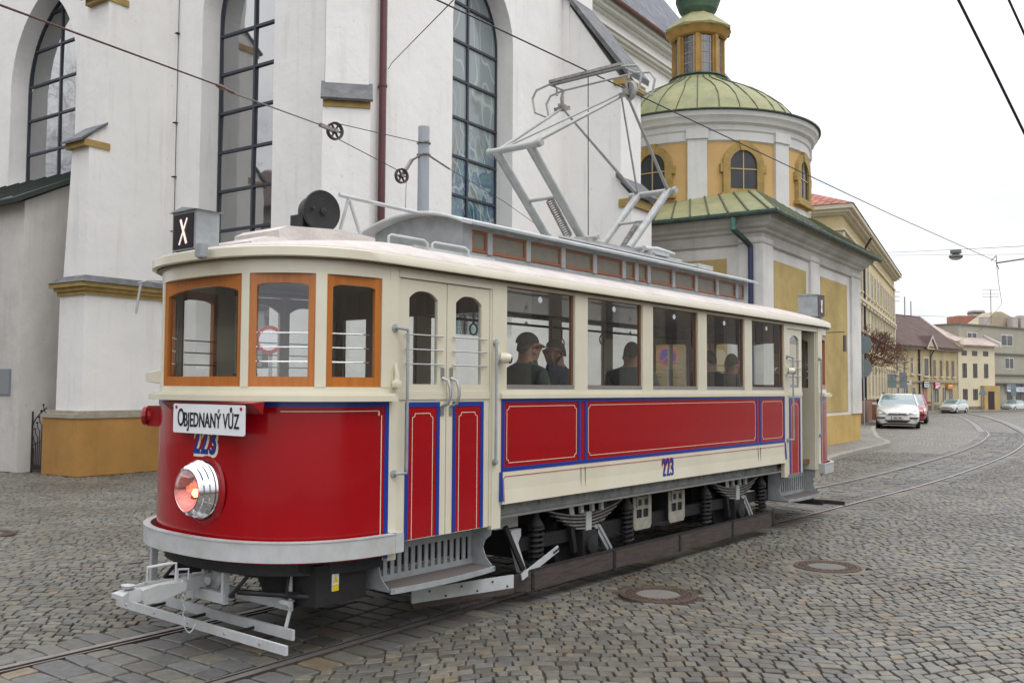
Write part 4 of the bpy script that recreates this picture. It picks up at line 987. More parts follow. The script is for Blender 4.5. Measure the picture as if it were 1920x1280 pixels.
# corner buttress set at forty five degrees
b = MB(); D = Vector((-1, -1, 0)).normalized(); X45 = Vector((1, -1, 0)).normalized(); C0 = Vector((12.5, 12.4, 0))
FD = lambda a, c, d: tuple(C0 + X45 * a + D * d + Vector((0, 0, c)))
b.prism([(-.44, 0), (.44, 0), (.43, 6.95), (-.43, 6.95)], FD, -.6, .50); b.prism([(-.40, 6.95), (.40, 6.95), (.40, WZ), (-.40, WZ)], FD, -.6, .36)
B2 = cpart('buttress', b, wh)
b = MB(); b.prism([(-.43, 6.95), (.43, 6.95), (.43, 7.09), (-.43, 7.09)], FD, .3, .53, 0)
b.loft([[FD(a, z, d) for d, z in ((.62, 7.09), (.34, 7.47), (.34, 7.43), (.60, 7.05))] for a in (-.47, .47)], 1)
cpart('cap', b, [yst, slate], B2)
# buttress at the east end of the nave
b = MB(); U0 = 20.32
b.prism([(12.6, 0), (10.42, 0), (10.42, 6.5), (11.1, 7.0), (10.70, 7.0), (10.70, 9.6), (12.6, 12.2)][:3] + [(10.42, 6.55), (10.72, 6.9), (10.72, 9.55), (12.6, 12.3)], lambda a, c, d: (U0 + d, a, c), 0, 1.1)
B3 = cpart('buttress', b, wh)
b = MB()
b.loft([[(u, v, z) for v, z in ((10.55, 9.62), (12.6, 12.36), (12.6, 12.52), (10.52, 9.76))] for u in (U0 - .12, U0 + 1.2)], 0)
b.box(U0 - .06, U0 + 1.14, 10.60, 10.9, 9.38, 9.58, 1); cpart('cap', b, [slate, yst], B3)
b = MB(); b.loft([[(u, v, z) for v, z in ((10.25, 6.52), (10.80, 7.05), (10.80, 7.16), (10.22, 6.62))] for u in (U0 - .12, U0 + 1.2)], 0)
b.box(U0 - .06, U0 + 1.14, 10.34, 10.75, 6.30, 6.50, 1)
cpart('cap', b, [slate, yst], B3)
# downpipe and lightning conductor
b = MB(); b.tube([(13.36, 12.28, z) for z in (0, 4, 8, 12, WZ)], .075, 12)
for z in (2.5, 5.0, 7.7, 10.4, 13): b.lathe((13.36, 12.28, z), [(.09, 0), (.09, .05)], n=12); b.box(13.34, 13.38, 12.28, 12.42, z, z + .03)
cpart('downpipe', b, P('maroon_pipe', (.10, .018, .022), .35, var=.3, coat=.3), smooth=True)
b = MB(); b.tube([(12.47, 17.55, z) for z in (0, 5, 10, WZ)], .008, 5)
for z in (1.2, 3.0, 5.2, 6.4, 7.6, 9.6): b.box(12.42, 12.5, 17.53, 17.62, z, z + .02)
cpart('conductor', b, dark)
# low annex left of the buttress
annex = thing('annex', 'low white annex with a dark sheet roof under the left church window', 'building', (10.32, 19.68, 0), world=cw(10.32, 19.68), rz=TH)
b = MB(); b.prism([(10.32, 0), (12.49, 0), (12.49, 6.9), (10.32, 5.75)], lambda a, c, d: (a, d, c), 19.68, 42); b.build('wall', whd, annex)
b = MB(); b.loft([[(u, v, z) for u, z in ((10.05, 5.66), (12.49, 6.94), (12.49, 7.04), (10.02, 5.76))] for v in (19.5, 42)], 0)
for k in range(34): v = 19.6 + .65 * k; b.bar((10.02, v, 5.80), (12.49, v, 7.06), .05, .04, 0)
b.build('roof', P('dark_sheet_roof', (.03, .045, .04), .5, var=.5, vs=3, bump=.4, bs=9), annex)
pl = MB(); pl.box(10.295, 10.31, 20.02, 20.62, 1.62, 2.18); pl.box(10.285, 10.295, 20.04, 20.60, 1.64, 2.16)
plq = tag(pl.build('plaque', P('grey_plaque', (.25, .27, .29), .4, .3), None, org=(0, 0, 0)), 'grey metal information plaque screwed to the white annex wall', 'plaque')
plq.rotation_euler = (0, 0, TH)
# iron gate
g = MB()
v0, v1 = 19.08, 19.66; ug = 10.62
g.tube([(ug, v1, 0), (ug, v1, 1.28)], .018, 6)
for k in range(7):
    v = v1 - .07 - .075 * k; zt = .62 + .16 * k
    pts = [(ug, v, .06), (ug, v, zt * .8)] + [(ug, v + .10 * sin(a), zt * .8 + .22 * (1 - cos(a)) * .6) for a in (.4, .8, 1.2, 1.6)]
    g.tube(pts, .010, 6)
    if k > 1: g.lathe((ug, v + .11, zt * .8 + .16), [(0, -.03), (.03, 0), (0, .03)], (0, 1, .6), 6)
g.tube([(ug, v1 - .55 * q / 8, .95 + .42 * (q / 8) ** .6) for q in range(9)], .012, 6)
g.box(ug - .01, ug + .01, v0, v1, .05, .16); g.tube([(ug, v1, .55), (ug, v0, .75)], .008)
gate = tag(g.build('gate', dark, None), 'black wrought iron gate with curled bars between annex and buttress', 'gate'); gate.rotation_euler = (0, 0, TH)

# ================================================================== CHAPEL
ch = thing('chapel', 'white and yellow baroque chapel with round drum, green copper dome and lantern', 'chapel', (28.7, 12.24, 0), world=cw(28.7, 12.24), rz=TH)
hp = lambda name, mb, mats, parent=ch, **k: mb.build(name, mats, parent, **k)
chw = plaster('chapel_white', (.70, .69, .655), .2, stain=(.33, .30, .24)); chy = plaster('chapel_yellow', (.60, .40, .175), .12); chy2 = plaster('chapel_yellow_worn', (.50, .38, .16), .3, stain=(.34, .26, .13))
cop = seamed('copper_patina', (.35, .325, .17), (.17, .20, .10)); copd = P('copper_dark', (.045, .085, .065), .6, var=.7, vs=5); seamm = P('copper_seam', (.07, .085, .045), .7)
b = MB(); b.box(23.8, 33.6, 8.4, 15.7, 0, 5.9); hp('wall', b, chw)
b = MB(); b.box(23.77, 33.63, 8.37, 15.7, 0, 1.02); hp('plinth', b, plaster('chapel_plinth', (.55, .38, .14), .25, stain=(.12, .10, .05)))
b = MB()
for u0, u1 in ((24.75, 27.6), (29.1, 32.1)): b.box(u0, u1, 8.385, 8.41, 1.12, 5.34)
for v0, v1 in ((9.35, 11.5), (12.6, 14.6)): b.box(23.785, 23.81, v0, v1, 1.12, 5.34)
hp('wall_panel', b, chy2)
b = MB()
for u0, u1 in ((27.9, 28.8), (32.5, 33.66)): b = MB(); b.box(u0, u1, 8.33, 8.5, 1.03, 5.85); hp('pilaster', b, chw)
b = MB(); b.box(23.73, 24.55, 8.33, 9.0, 1.03, 5.85); hp('pilaster', b, chw)
b = MB(); b.box(23.73, 23.9, 11.75, 12.4, 1.03, 5.85); hp('pilaster', b, chw)
b = MB(); pr = [(.05, 5.66), (.09, 5.69), (.09, 5.73), (.05, 5.75), (.06, 5.95), (.14, 6.0), (.16, 6.06), (.27, 6.12), (.32, 6.2), (.42, 6.26), (.44, 6.36)]
b.loft([[(23.8 - o, 8.4 - o, z), (33.6 + o, 8.4 - o, z), (33.6 + o, 15.7, z), (23.8 - o, 15.7, z)] for o, z in pr])
hp('cornice', b, plaster('cornice2', (.56, .55, .51), .3, stain=(.2, .18, .14)))
b = MB(); e = .58
O_ = [(23.8 - e, 8.4 - e), (33.6 + e, 8.4 - e), (33.6 + e, 15.8), (23.8 - e, 15.8)]; I_ = [(25.6, 9.2), (31.8, 9.2), (31.8, 15.8), (25.6, 15.8)]
b.loft([[(x, y, 6.37) for x, y in O_], [(x, y, 6.46) for x, y in O_], [(x, y, 7.5) for x, y in I_]])
rf2 = hp('roof', b, cop)
b = MB()
for k in range(14):
    t = k / 13; v = 8.0 + 7.0 * t; b.bar((23.8 - e, v, 6.475), (25.6, 9.4 + 5.8 * t, 7.51), .045, .04)
for k in range(18):
    t = k / 17; b.bar((23.3 + 10.8 * t, 8.4 - e, 6.475), (25.7 + 6 * t, 9.2, 7.51), .045, .04)
hp('seam', b, seamm, rf2)
b = MB(); b.tube([(23.8 - e - .03, 15.2, 6.39), (23.8 - e - .03, 8.4 - e - .03, 6.39), (33.6 + e + .03, 8.4 - e - .03, 6.39)], .075, 8); hp('gutter', b, copd)
b = MB(); b.tube([(23.25, 8.95, 6.36), (23.25, 8.95, 6.0)], .085, 10, 0); b.tube([(23.25, 8.95, 6.02), (23.5, 8.7, 5.72), (23.66, 8.64, 5.6)], .075, 10, 1); b.tube([(23.66, 8.64, 5.62), (23.66, 8.64, 0)], .07, 10, 2); hp('downpipe', b, [P('verdigris', (.10, .25, .19), .6, var=.4), copd, P('blue_pipe', (.025, .03, .09), .4)], smooth=True)
# drum
DC = (28.7, 12.24); DR = 3.45; AZ = [180, 225, 270, 315, 135]
def dp_(az, r, z): t = radians(az); return (DC[0] + r * cos(t), DC[1] + r * sin(t), z)
b = MB(); b.lathe((*DC, 0), [(DR, 6.3), (DR, 9.55)], n=96); hp('drum', b, chy, smooth=True)
b = MB(); b.lathe((*DC, 0), [(DR + .03, 6.3), (DR + .03, 7.36), (DR, 7.36)], n=96)
for az in (157.5, 202.5, 247.5, 292.5):
    b.loft([[dp_(a, r_, z) for a, r_ in ((az - 4.6, DR - .02), (az - 4.6, DR + .09), (az + 4.6, DR + .09), (az + 4.6, DR - .02))] for z in (7.3, 9.2)])
    b.loft([[dp_(a, r_, z) for a, r_ in ((az - 5.2, DR - .02), (az - 5.2, DR + .14), (az + 5.2, DR + .14), (az + 5.2, DR - .02))] for z in (9.2, 9.5)])
b.lathe((*DC, 0), [(DR, 9.12), (DR + .06, 9.16), (DR + .06, 9.42), (DR + .1, 9.46), (DR + .12, 9.6), (DR + .22, 9.66), (DR + .26, 9.78), (DR + .33, 9.84), (DR + .35, 9.98), (DR + .25, 10.0)], n=96)
hp('drum_frame', b, plaster('drum_white', (.66, .66, .64), .12, stain=(.42, .40, .36)), smooth=35)
for az in AZ[:4]:
    t = radians(az); nx, ny = cos(t), sin(t)
    F = lambda a, c, d, nx=nx, ny=ny: (DC[0] + nx * (DR + d) - ny * a, DC[1] + ny * (DR + d) + nx * a, c)
    inn = [(-.42, 7.72), (.42, 7.72)] + [(.42 * cos(pi * k / 14), 8.45 + .42 * sin(pi * k / 14)) for k in range(15)]
    out = [(-.64, 7.55), (.64, 7.55)] + [(.64 * cos(pi * k / 14), 8.45 + .66 * sin(pi * k / 14)) for k in range(15)]
    b = MB(); b.holed(out, inn, F, -.10, .07, n=32)
    b.prism([(-.72, 7.47), (.72, 7.47), (.72, 7.56), (-.72, 7.56)], F, -.1, .13); b.prism([(-.10, 8.86), (.10, 8.86), (.15, 9.16), (-.15, 9.16)], F, 0, .10)
    for sx_ in (-1, 1): b.prism([(sx_ * .64, 8.2), (sx_ * .72, 8.2), (sx_ * .72, 8.45), (sx_ * .64, 8.45)], F, -.1, .06)
    w = hp('window', b, yst)
    b = MB(); b.prism([(-.016, 7.72), (.016, 7.72), (.016, 8.86), (-.016, 8.86)], F, .012, .035); b.prism([(-.42, 8.30), (.42, 8.30), (.42, 8.33), (-.42, 8.33)], F, .012, .034); hp('glazing_bar', b, P('yellow_bar', (.45, .34, .16), .6), w)
    b = MB(); b.add([F(a, c, .008) for a, c in inn], [tuple(range(len(inn)))]); hp('pane', b, P('drum_glass', (.035, .04, .05), .12, spec=.5, var=.4, vs=2), w)
# dome
prof = [(DR + .38, 10.0), (DR + .34, 10.06), (3.30, 10.14), (3.18, 10.36), (2.9, 10.72), (2.45, 11.1), (1.95, 11.42), (1.45, 11.66), (1.05, 11.86), (.88, 12.05)]
b = MB(); b.lathe((*DC, 0), prof, n=80); dm = hp('dome', b, cop, smooth=True)
b = MB(); random.seed(3)
def dz(r):
    for (r0, z0), (r1, z1) in zip(prof, prof[1:]):
        if r1 <= r <= r0: return z0 + (z1 - z0) * (r0 - r) / (r0 - r1 + 1e-9)
    return 12.05
for k in range(32):
    az = 360 * k / 32; s_ = random.uniform(-1, 1) * 3.0; s2 = s_ * (1 if k % 2 else -1)
    pts = [dp_(az + s_ * sin((3.3 - r_) * 2.2), r_ + .012, dz(r_) + .012) for r_ in (3.3, 3.1, 2.8, 2.4, 2.0, 1.6, 1.2, .95)]
    if k % 2 == 0 or True: b.tube(pts, .017, 5)
hp('seam', b, seamm, dm)
b = MB(); b.lathe((*DC, 0), [(DR + .34, 9.985), (DR + .42, 9.99), (DR + .42, 10.03), (DR + .34, 10.04)], n=80); hp('drip_edge', b, copd, dm)
# lantern
b = MB(); b.lathe((*DC, 0), [(.92, 12.0), (.98, 12.05), (.92, 12.1)], n=32, m=1)
for k in range(8):
    az = 22.5 + 45 * k; b.loft([[dp_(a, r_, z) for a, r_ in ((az - 9, .70), (az - 9, .82), (az + 9, .82), (az + 9, .70))] for z in (12.05, 13.5)]); b.loft([[dp_(a, r_, z) for a, r_ in ((az - 4, .80), (az - 4, .87), (az + 4, .87), (az + 4, .80))] for z in (12.1, 13.45)])
b.lathe((*DC, 0), [(.80, 13.38), (.90, 13.42), (.96, 13.5), (1.02, 13.62), (1.08, 13.66)], n=32)
lan = hp('lantern', b, [P('ochre_lantern', (.42, .25, .07), .7, var=.3), copd], smooth=30)
b = MB(); b.lathe((*DC, 0), [(.76, 12.05), (.76, 13.5)], n=32, m=0)
for k in range(48):
    az = 7.5 * k; b.tube([dp_(az, .768, 12.1), dp_(az, .768, 13.5)], .006, 4, 1)
for z in (12.45, 12.8, 13.15): b.lathe((*DC, z), [(.77, 0), (.775, .012), (.77, .024)], n=32, m=1)
hp('lantern_glass', b, [darkpane('lantern_pane', (.06, .06, .08), .05, ns=6), P('lead_bar', (.3, .28, .22), .6)], lan)
b = MB(); b.lathe((*DC, 0), [(1.12, 13.64), (1.14, 13.72), (.85, 13.98), (.55, 14.22), (.45, 14.3)], n=8, m=0); hp('lantern_roof', b, cop, lan)
b = MB(); b.lathe((*DC, 0), [(.40, 14.2), (.62, 14.42), (.74, 14.75), (.72, 15.1), (.5, 15.45), (.2, 15.8), (.06, 16.3), (0, 16.6)], n=16); hp('onion', b, seamed('onion_copper', (.09, .16, .10), (.02, .045, .035)), lan, smooth=20)
# iron hanging sign on the chapel wall
hs = thing('hanging_sign', 'small dark panel on a bracket on the chapel wall', 'sign', (29.2, 8.0, 3.3), world=cw(29.2, 8.0, 3.3), rz=TH)
b = MB(); b.tube([(29.2, 8.4, 3.6), (29.2, 7.72, 3.6)], .013, 6); b.build('bracket', dark, hs)
b = MB(); b.box(29.08, 29.32, 7.69, 7.73, 3.0, 3.5); b.build('panel', P('brown_panel', (.05, .03, .03), .5), hs)
# ================================================================== GROUND AND TRACK
def catmull(P_, per=6):
    out = []
    for i in range(len(P_) - 1):
        p0 = P_[max(i - 1, 0)]; p1 = P_[i]; p2 = P_[i + 1]; p3 = P_[min(i + 2, len(P_) - 1)]
        for k in range(per):
            t = k / per; out.append(tuple(.5 * ((2 * p1[j]) + (-p0[j] + p2[j]) * t + (2 * p0[j] - 5 * p1[j] + 4 * p2[j] - p3[j]) * t * t + (-p0[j] + 3 * p1[j] - 3 * p2[j] + p3[j]) * t ** 3) for j in (0, 1)))
    out.append(P_[-1]); return out
far = catmull([(-9, 6.2), (-4, 6.3), (0, 6.40), (4, 6.52), (7.7, 6.66), (11, 6.72), (15, 6.66), (20, 6.64), (25, 6.86), (30, 7.22), (35.5, 7.85), (39.8, 8.52), (43.5, 9.2), (50.4, 10.9), (61.2, 13.75), (72, 17.0), (82, 20.6), (95, 25.6)], 8)
def offs(line, d):
    out = []
    for i, p in enumerate(line):
        a = line[max(i - 1, 0)]; c = line[min(i + 1, len(line) - 1)]; tx, ty = c[0] - a[0], c[1] - a[1]; l = math.hypot(tx, ty)
        out.append((p[0] - ty / l * d, p[1] + tx / l * d))     # d>0 to the left
    return out
mid = offs(far, -.68)
MX = np.array([p[0] for p in mid]); MY = np.array([p[1] for p in mid])
railm = P('rail_steel', (.40, .38, .36), .42, .8, var=.35, vs=8); railside = P('rail_rust', (.07, .045, .038), .75, var=.5, vs=12)
rw = thing('tram_track', 'pair of grooved steel tram rails set in the paving and curving away', 'track', (0, 0, 0))
for nm, d in (('far', 0), ('near', -1.36)):
    L_ = offs(far, d) if d else far
    inn = 1 if nm == 'near' else -1
    b = MB()
    prof = [(-.036, -.05), (-.036, .003), (.028, .003), (.030, -.035), (.062, -.035), (.064, .0), (.082, .0), (.082, -.05)]
    lines = [offs(L_, o * inn) for o, z in prof]
    b.loft([[(lines[j][i][0], lines[j][i][1], prof[j][1]) for j in range(len(prof))] for i in range(len(L_))], 0, False, False)
    for f in range(len(b.f)): b.m[f] = 0 if f % 7 in (1, 5) else 1
    b.build('rail', [railm, railside], rw)
# big ground sheet
def cobble_mat(name, c1, c2, cm, scale=1., rot=0.0, wave=.28, bumpk=.5):
    m, nt, bs = nodes(name); N = nt.nodes.new; L = nt.links.new
    bs.inputs['Roughness'].default_value = .55; bs.inputs['Specular IOR Level'].default_value = .45
    tc = N('ShaderNodeTexCoord'); mp = N('ShaderNodeMapping'); mp.inputs['Rotation'].default_value = (0, 0, rot); L(tc.outputs['Object'], mp.inputs[0])
    sp = N('ShaderNodeSeparateXYZ'); L(mp.outputs[0], sp.inputs[0])
    w = N('ShaderNodeMath'); w.operation = 'MULTIPLY'; w.inputs[1].default_value = 1.75; L(sp.outputs[0], w.inputs[0])
    sn = N('ShaderNodeMath'); sn.operation = 'SINE'; L(w.outputs[0], sn.inputs[0])
    mu = N('ShaderNodeMath'); mu.operation = 'MULTIPLY_ADD'; mu.inputs[1].default_value = wave; L(sn.outputs[0], mu.inputs[0]); L(sp.outputs[1], mu.inputs[2])
    nz = N('ShaderNodeTexNoise'); nz.inputs['Scale'].default_value = 2.5; L(tc.outputs['Object'], nz.inputs[0])
    m3 = N('ShaderNodeMath'); m3.operation = 'MULTIPLY_ADD'; m3.inputs[1].default_value = .12; L(nz.outputs['Fac'], m3.inputs[0]); L(mu.outputs[0], m3.inputs[2])
    cb = N('ShaderNodeCombineXYZ'); L(sp.outputs[0], cb.inputs[0]); L(m3.outputs[0], cb.inputs[1])
    br = N('ShaderNodeTexBrick'); L(cb.outputs[0], br.inputs['Vector']); br.inputs['Scale'].default_value = scale
    br.inputs['Brick Width'].default_value = .15; br.inputs['Row Height'].default_value = .115; br.inputs['Mortar Size'].default_value = .011; br.inputs['Mortar Smooth'].default_value = .5; br.inputs['Bias'].default_value = 0
    br.inputs['Color1'].default_value = (*c1, 1); br.inputs['Color2'].default_value = (*c2, 1); br.inputs['Mortar'].default_value = (*cm, 1)
    n2 = N('ShaderNodeTexNoise'); n2.inputs['Scale'].default_value = 5; n2.inputs['Detail'].default_value = 8; L(tc.outputs['Object'], n2.inputs[0])
    n4 = N('ShaderNodeTexNoise'); n4.inputs['Scale'].default_value = .35; n4.inputs['Detail'].default_value = 5; L(tc.outputs['Object'], n4.inputs[0])
    r = N('ShaderNodeValToRGB'); r.color_ramp.elements[0].position = .3; r.color_ramp.elements[1].position = .7; r.color_ramp.elements[0].color = (.62, .6, .56, 1); r.color_ramp.elements[1].color = (1.1, 1.1, 1.1, 1); L(n2.outputs['Fac'], r.inputs[0])
    r4 = N('ShaderNodeValToRGB'); r4.color_ramp.elements[0].position = .3; r4.color_ramp.elements[1].position = .7; r4.color_ramp.elements[0].color = (.78, .76, .72, 1); r4.color_ramp.elements[1].color = (1.05, 1.05, 1.05, 1); L(n4.outputs['Fac'], r4.inputs[0])
    mm = N('ShaderNodeMix'); mm.data_type = 'RGBA'; mm.blend_type = 'MULTIPLY'; mm.inputs[0].default_value = 1; L(br.outputs['Color'], mm.inputs[6]); L(r.outputs[0], mm.inputs[7])
    mn = N('ShaderNodeMix'); mn.data_type = 'RGBA'; mn.blend_type = 'MULTIPLY'; mn.inputs[0].default_value = 1; L(mm.outputs[2], mn.inputs[6]); L(r4.outputs[0], mn.inputs[7]); L(mn.outputs[2], bs.inputs['Base Color'])
    bp = N('ShaderNodeBump'); bp.inputs['Strength'].default_value = bumpk; bp.inputs['Distance'].default_value = .015; bp.invert = True; L(br.outputs['Fac'], bp.inputs['Height'])
    bp2 = N('ShaderNodeBump'); bp2.inputs['Strength'].default_value = .3; bp2.inputs['Distance'].default_value = .02; L(n2.outputs['Fac'], bp2.inputs['Height']); L(bp.outputs[0], bp2.inputs['Normal']); L(bp2.outputs[0], bs.inputs['Normal'])
    return m
SC1, SC2, SCM = (.29, .28, .255), (.19, .182, .16), (.085, .072, .058)
b = MB(); b.add([(-150, -150, -.022), (420, -150, -.022), (420, 420, -.022), (-150, 420, -.022)], [(0, 1, 2, 3)])
structure(b.build('ground', cobble_mat('sett_ground', SC1, SC2, SCM, rot=radians(48), scale=.8, bumpk=.9)))
# joint bed under the modelled setts
bedm = P('joint_sand', (.062, .048, .037), .95, var=.4, vs=6, bump=.5, bs=50)
b = MB(); 
STX = 30.
# setts
stone_m, nt, bs = nodes('sett_stone'); N = nt.nodes.new; L = nt.links.new
bs.inputs['Roughness'].default_value = .5; bs.inputs['Specular IOR Level'].default_value = .5
atn = N('ShaderNodeAttribute'); atn.attribute_name = 'stone'; atn.attribute_type = 'GEOMETRY'
tc = N('ShaderNodeTexCoord'); n2 = N('ShaderNodeTexNoise'); n2.inputs['Scale'].default_value = 14; n2.inputs['Detail'].default_value = 8; n2.inputs['Roughness'].default_value = .7; L(tc.outputs['Object'], n2.inputs[0])
r = N('ShaderNodeValToRGB'); r.color_ramp.elements[0].position = .3; r.color_ramp.elements[1].position = .7; r.color_ramp.elements[0].color = (.6, .58, .54, 1); r.color_ramp.elements[1].color = (1.12, 1.12, 1.1, 1); L(n2.outputs['Fac'], r.inputs[0])
n4 = N('ShaderNodeTexNoise'); n4.inputs['Scale'].default_value = .5; n4.inputs['Detail'].default_value = 5; L(tc.outputs['Object'], n4.inputs[0])
r4 = N('ShaderNodeValToRGB'); r4.color_ramp.elements[0].position = .35; r4.color_ramp.elements[1].position = .65; r4.color_ramp.elements[0].color = (.70, .67, .62, 1); r4.color_ramp.elements[1].color = (1.08, 1.08, 1.08, 1); L(n4.outputs['Fac'], r4.inputs[0])
mm = N('ShaderNodeMix'); mm.data_type = 'RGBA'; mm.blend_type = 'MULTIPLY'; mm.inputs[0].default_value = 1; L(atn.outputs['Color'], mm.inputs[6]); L(r.outputs[0], mm.inputs[7])
mn = N('ShaderNodeMix'); mn.data_type = 'RGBA'; mn.blend_type = 'MULTIPLY'; mn.inputs[0].default_value = 1; L(mm.outputs[2], mn.inputs[6]); L(r4.outputs[0], mn.inputs[7]); L(mn.outputs[2], bs.inputs['Base Color'])
n3 = N('ShaderNodeTexNoise'); n3.inputs['Scale'].default_value = 45; n3.inputs['Detail'].default_value = 6; L(tc.outputs['Object'], n3.inputs[0])
bp = N('ShaderNodeBump'); bp.inputs['Strength'].default_value = .5; bp.inputs['Distance'].default_value = .006; L(n3.outputs['Fac'], bp.inputs['Height']); L(bp.outputs[0], bs.inputs['Normal'])
MH = [(7.42, 4.30, .345), (9.73, 3.62, .34), (4.95, 12.35, .32)]
def in_view(x, y, margin=1.2):
    # generous wedge of ground the photograph looks over
    a = math.atan2(y, x); return radians(-2) < a < radians(88)
rings8 = None
def stones(quads, name, base_cols, wts, h=.012):
    """quads: (n,4,2) corners; each becomes a worn block: chamfer ring + domed top"""
    q = np.array(quads); n = len(q); c = q.mean(1, keepdims=True)
    hz = rng.normal(0, .0022, (n, 1)); tilt = rng.normal(0, .018, (n, 1, 2))
    def lay(k, z): 
        p = c + (q - c) * k; zz = z + hz + ((p - c) * tilt).sum(-1); return np.concatenate([p, zz[..., None]], -1)
    # cut corners: 8-gon per ring
    def octo(k, z, cut):
        p = c + (q - c) * k; nx = np.roll(p, -1, 1); a = p + (nx - p) * cut; d = p + (nx - p) * (1 - cut)
        o = np.empty((n, 8, 2)); o[:, 0::2] = a; o[:, 1::2] = d
        zz = z + hz + ((o - c) * tilt).sum(-1); return np.concatenate([o, zz[..., None]], -1)
    R0 = octo(1.0, -.022, .05); R1 = octo(.98, -.005, .07); R2 = octo(.92, .0, .09)
    V = np.concatenate([R0, R1, R2], 1).reshape(-1, 3)
    i = np.arange(n)[:, None] * 24; k = np.arange(8); k2 = (k + 1) % 8
    f1 = np.stack([k, k2, 8 + k2, 8 + k], -1); f2 = f1 + 8
    quad = (i[:, :, None] + np.concatenate([f1, f2])[None]).reshape(-1, 4)
    top = (i + (16 + k)[None]).reshape(-1, 8)
    nq, nt_ = len(quad), len(top)
    me = bpy.data.meshes.new(name)
    me.vertices.add(len(V)); me.vertices.foreach_set('co', V.ravel())
    me.loops.add(nq * 4 + nt_ * 8); me.loops.foreach_set('vertex_index', np.concatenate([quad.ravel(), top.ravel()]))
    me.polygons.add(nq + nt_)
    me.polygons.foreach_set('loop_start', np.concatenate([np.arange(nq) * 4, nq * 4 + np.arange(nt_) * 8]))
    me.polygons.foreach_set('loop_total', np.concatenate([np.full(nq, 4), np.full(nt_, 8)]))
    me.update(calc_edges=True)
    bc = np.array(base_cols); ch_ = rng.choice(len(bc), n, p=wts); col = bc[ch_] * rng.uniform(.82, 1.18, (n, 1))
    at_ = me.color_attributes.new('stone', 'FLOAT_COLOR', 'POINT')
    cc = np.concatenate([np.repeat(col, 24, 0), np.ones((n * 24, 1))], 1); at_.data.foreach_set('color', cc.ravel())
    me.polygons.foreach_set('use_smooth', [False] * (nq + nt_))
    me.materials.append(stone_m); me.validate()
    ob = bpy.data.objects.new(name, me); COL.objects.link(ob); return ob
GC = [(.150, .147, .131), (.180, .167, .138), (.125, .126, .119), (.188, .152, .108), (.106, .095, .082)]
GW = [.40, .26, .2, .05, .09]
# small setts in gently waving rows
ph = radians(-46); cph, sph = cos(ph), sin(ph); rh = .101
quads = []
random.seed(11)
def warp(s, t):
    tt = t + .16 * sin(s * 1.5 + .3 * sin(t * .5)) + .05 * sin(s * 3.7 + t) + .035 * sin(t * 2.1)
    ss = s + .03 * sin(t * 3)
    return (cph * ss - sph * tt, sph * ss + cph * tt)
t = -8.
while t < 36:
    h_ = rh * random.uniform(.92, 1.08); s = -26 + random.random() * .15
    while s < 36:
        w_ = random.choice((.09, .10, .11, .125, .135, .15)) * random.uniform(.92, 1.08)
        x, y = warp(s + w_ / 2, t + h_ / 2); d2 = x * x + y * y
        if d2 < STX ** 2 and d2 > 3.2 and x > -.5 and in_view(x, y):
            my = np.interp(x, MX, MY); dy = y - my
            if abs(dy) > 1.0 and not any((x - a) ** 2 + (y - c) ** 2 < (r_ + .05) ** 2 for a, c, r_ in MH):
                ok = True
                # inside the church / chapel / pavement
                u = x * cos(TH) + y * sin(TH); v = -x * sin(TH) + y * cos(TH)
                if (u > 12.4 and v > 12.3) or (u > 23.5 and v > 8.2) or (u > 10.5 and 17.8 < v < 19.2) or (u > 10.25 and v > 19.6): ok = False
                if ok:
                    g = .0065; jj = .0075
                    qd = [warp(s + g, t + g), warp(s + w_ - g, t + g), warp(s + w_ - g, t + h_ - g), warp(s + g, t + h_ - g)]
                    quads.append([(a + random.uniform(-jj, jj), c + random.uniform(-jj, jj)) for a, c in qd])
        s += w_
    t += h_
structure(stones(quads, 'setts', GC, GW), 'stuff'); print('small setts', len(quads))
# larger worn blocks between and beside the rails
quads = []; x = -3.
while x < 46:
    w_ = random.choice((.15, .17, .19, .21)); i = np.interp(x + w_ / 2, MX, MY)
    if x + w_ > .6:
        sl0 = (np.interp(x + .3, MX, MY) - np.interp(x - .3, MX, MY)) / .6
        def at2(xx, o): 
            yy = np.interp(xx, MX, MY); return (xx - sl0 * o, yy + o)
        zones = [(-.58, .58), (-1.02, -.73), (.73, 1.02)]
        for zi, (o0, o1) in enumerate(zones):
            if zi == 0:
                cuts = [o0]; c = o0 + (random.uniform(.16, .28))
                while c < o1 - .12: cuts.append(c); c += random.uniform(.24, .36)
                cuts.append(o1)
            else: cuts = [o0, o1]
            for a, c in zip(cuts, cuts[1:]):
                g = .009; jj = .009
                q4 = [at2(x + g, a + g), at2(x + w_ - g, a + g), at2(x + w_ - g, c - g), at2(x + g, c - g)]
                quads.append([(p + random.uniform(-jj, jj), r_ + random.uniform(-jj, jj) * (0 if zi else 1)) for p, r_ in q4])
    x += w_
structure(stones(quads, 'track_setts', [(.14, .14, .128), (.12, .122, .124), (.178, .144, .10), (.10, .095, .088), (.16, .152, .13)], [.34, .28, .12, .12, .14]), 'stuff'); print('track setts', len(quads))  # stone colours darkened to deepen the shade under the tram
b = MB(); n_ = 60
b.add([(STX * .99 * cos(a), STX * .99 * sin(a), -.0185) for a in [radians(-20 + 130 * k / n_) for k in range(n_ + 1)]] + [(-3, -3, -.0185)], [tuple(range(n_ + 2))])
structure(b.build('joint_bed', bedm))
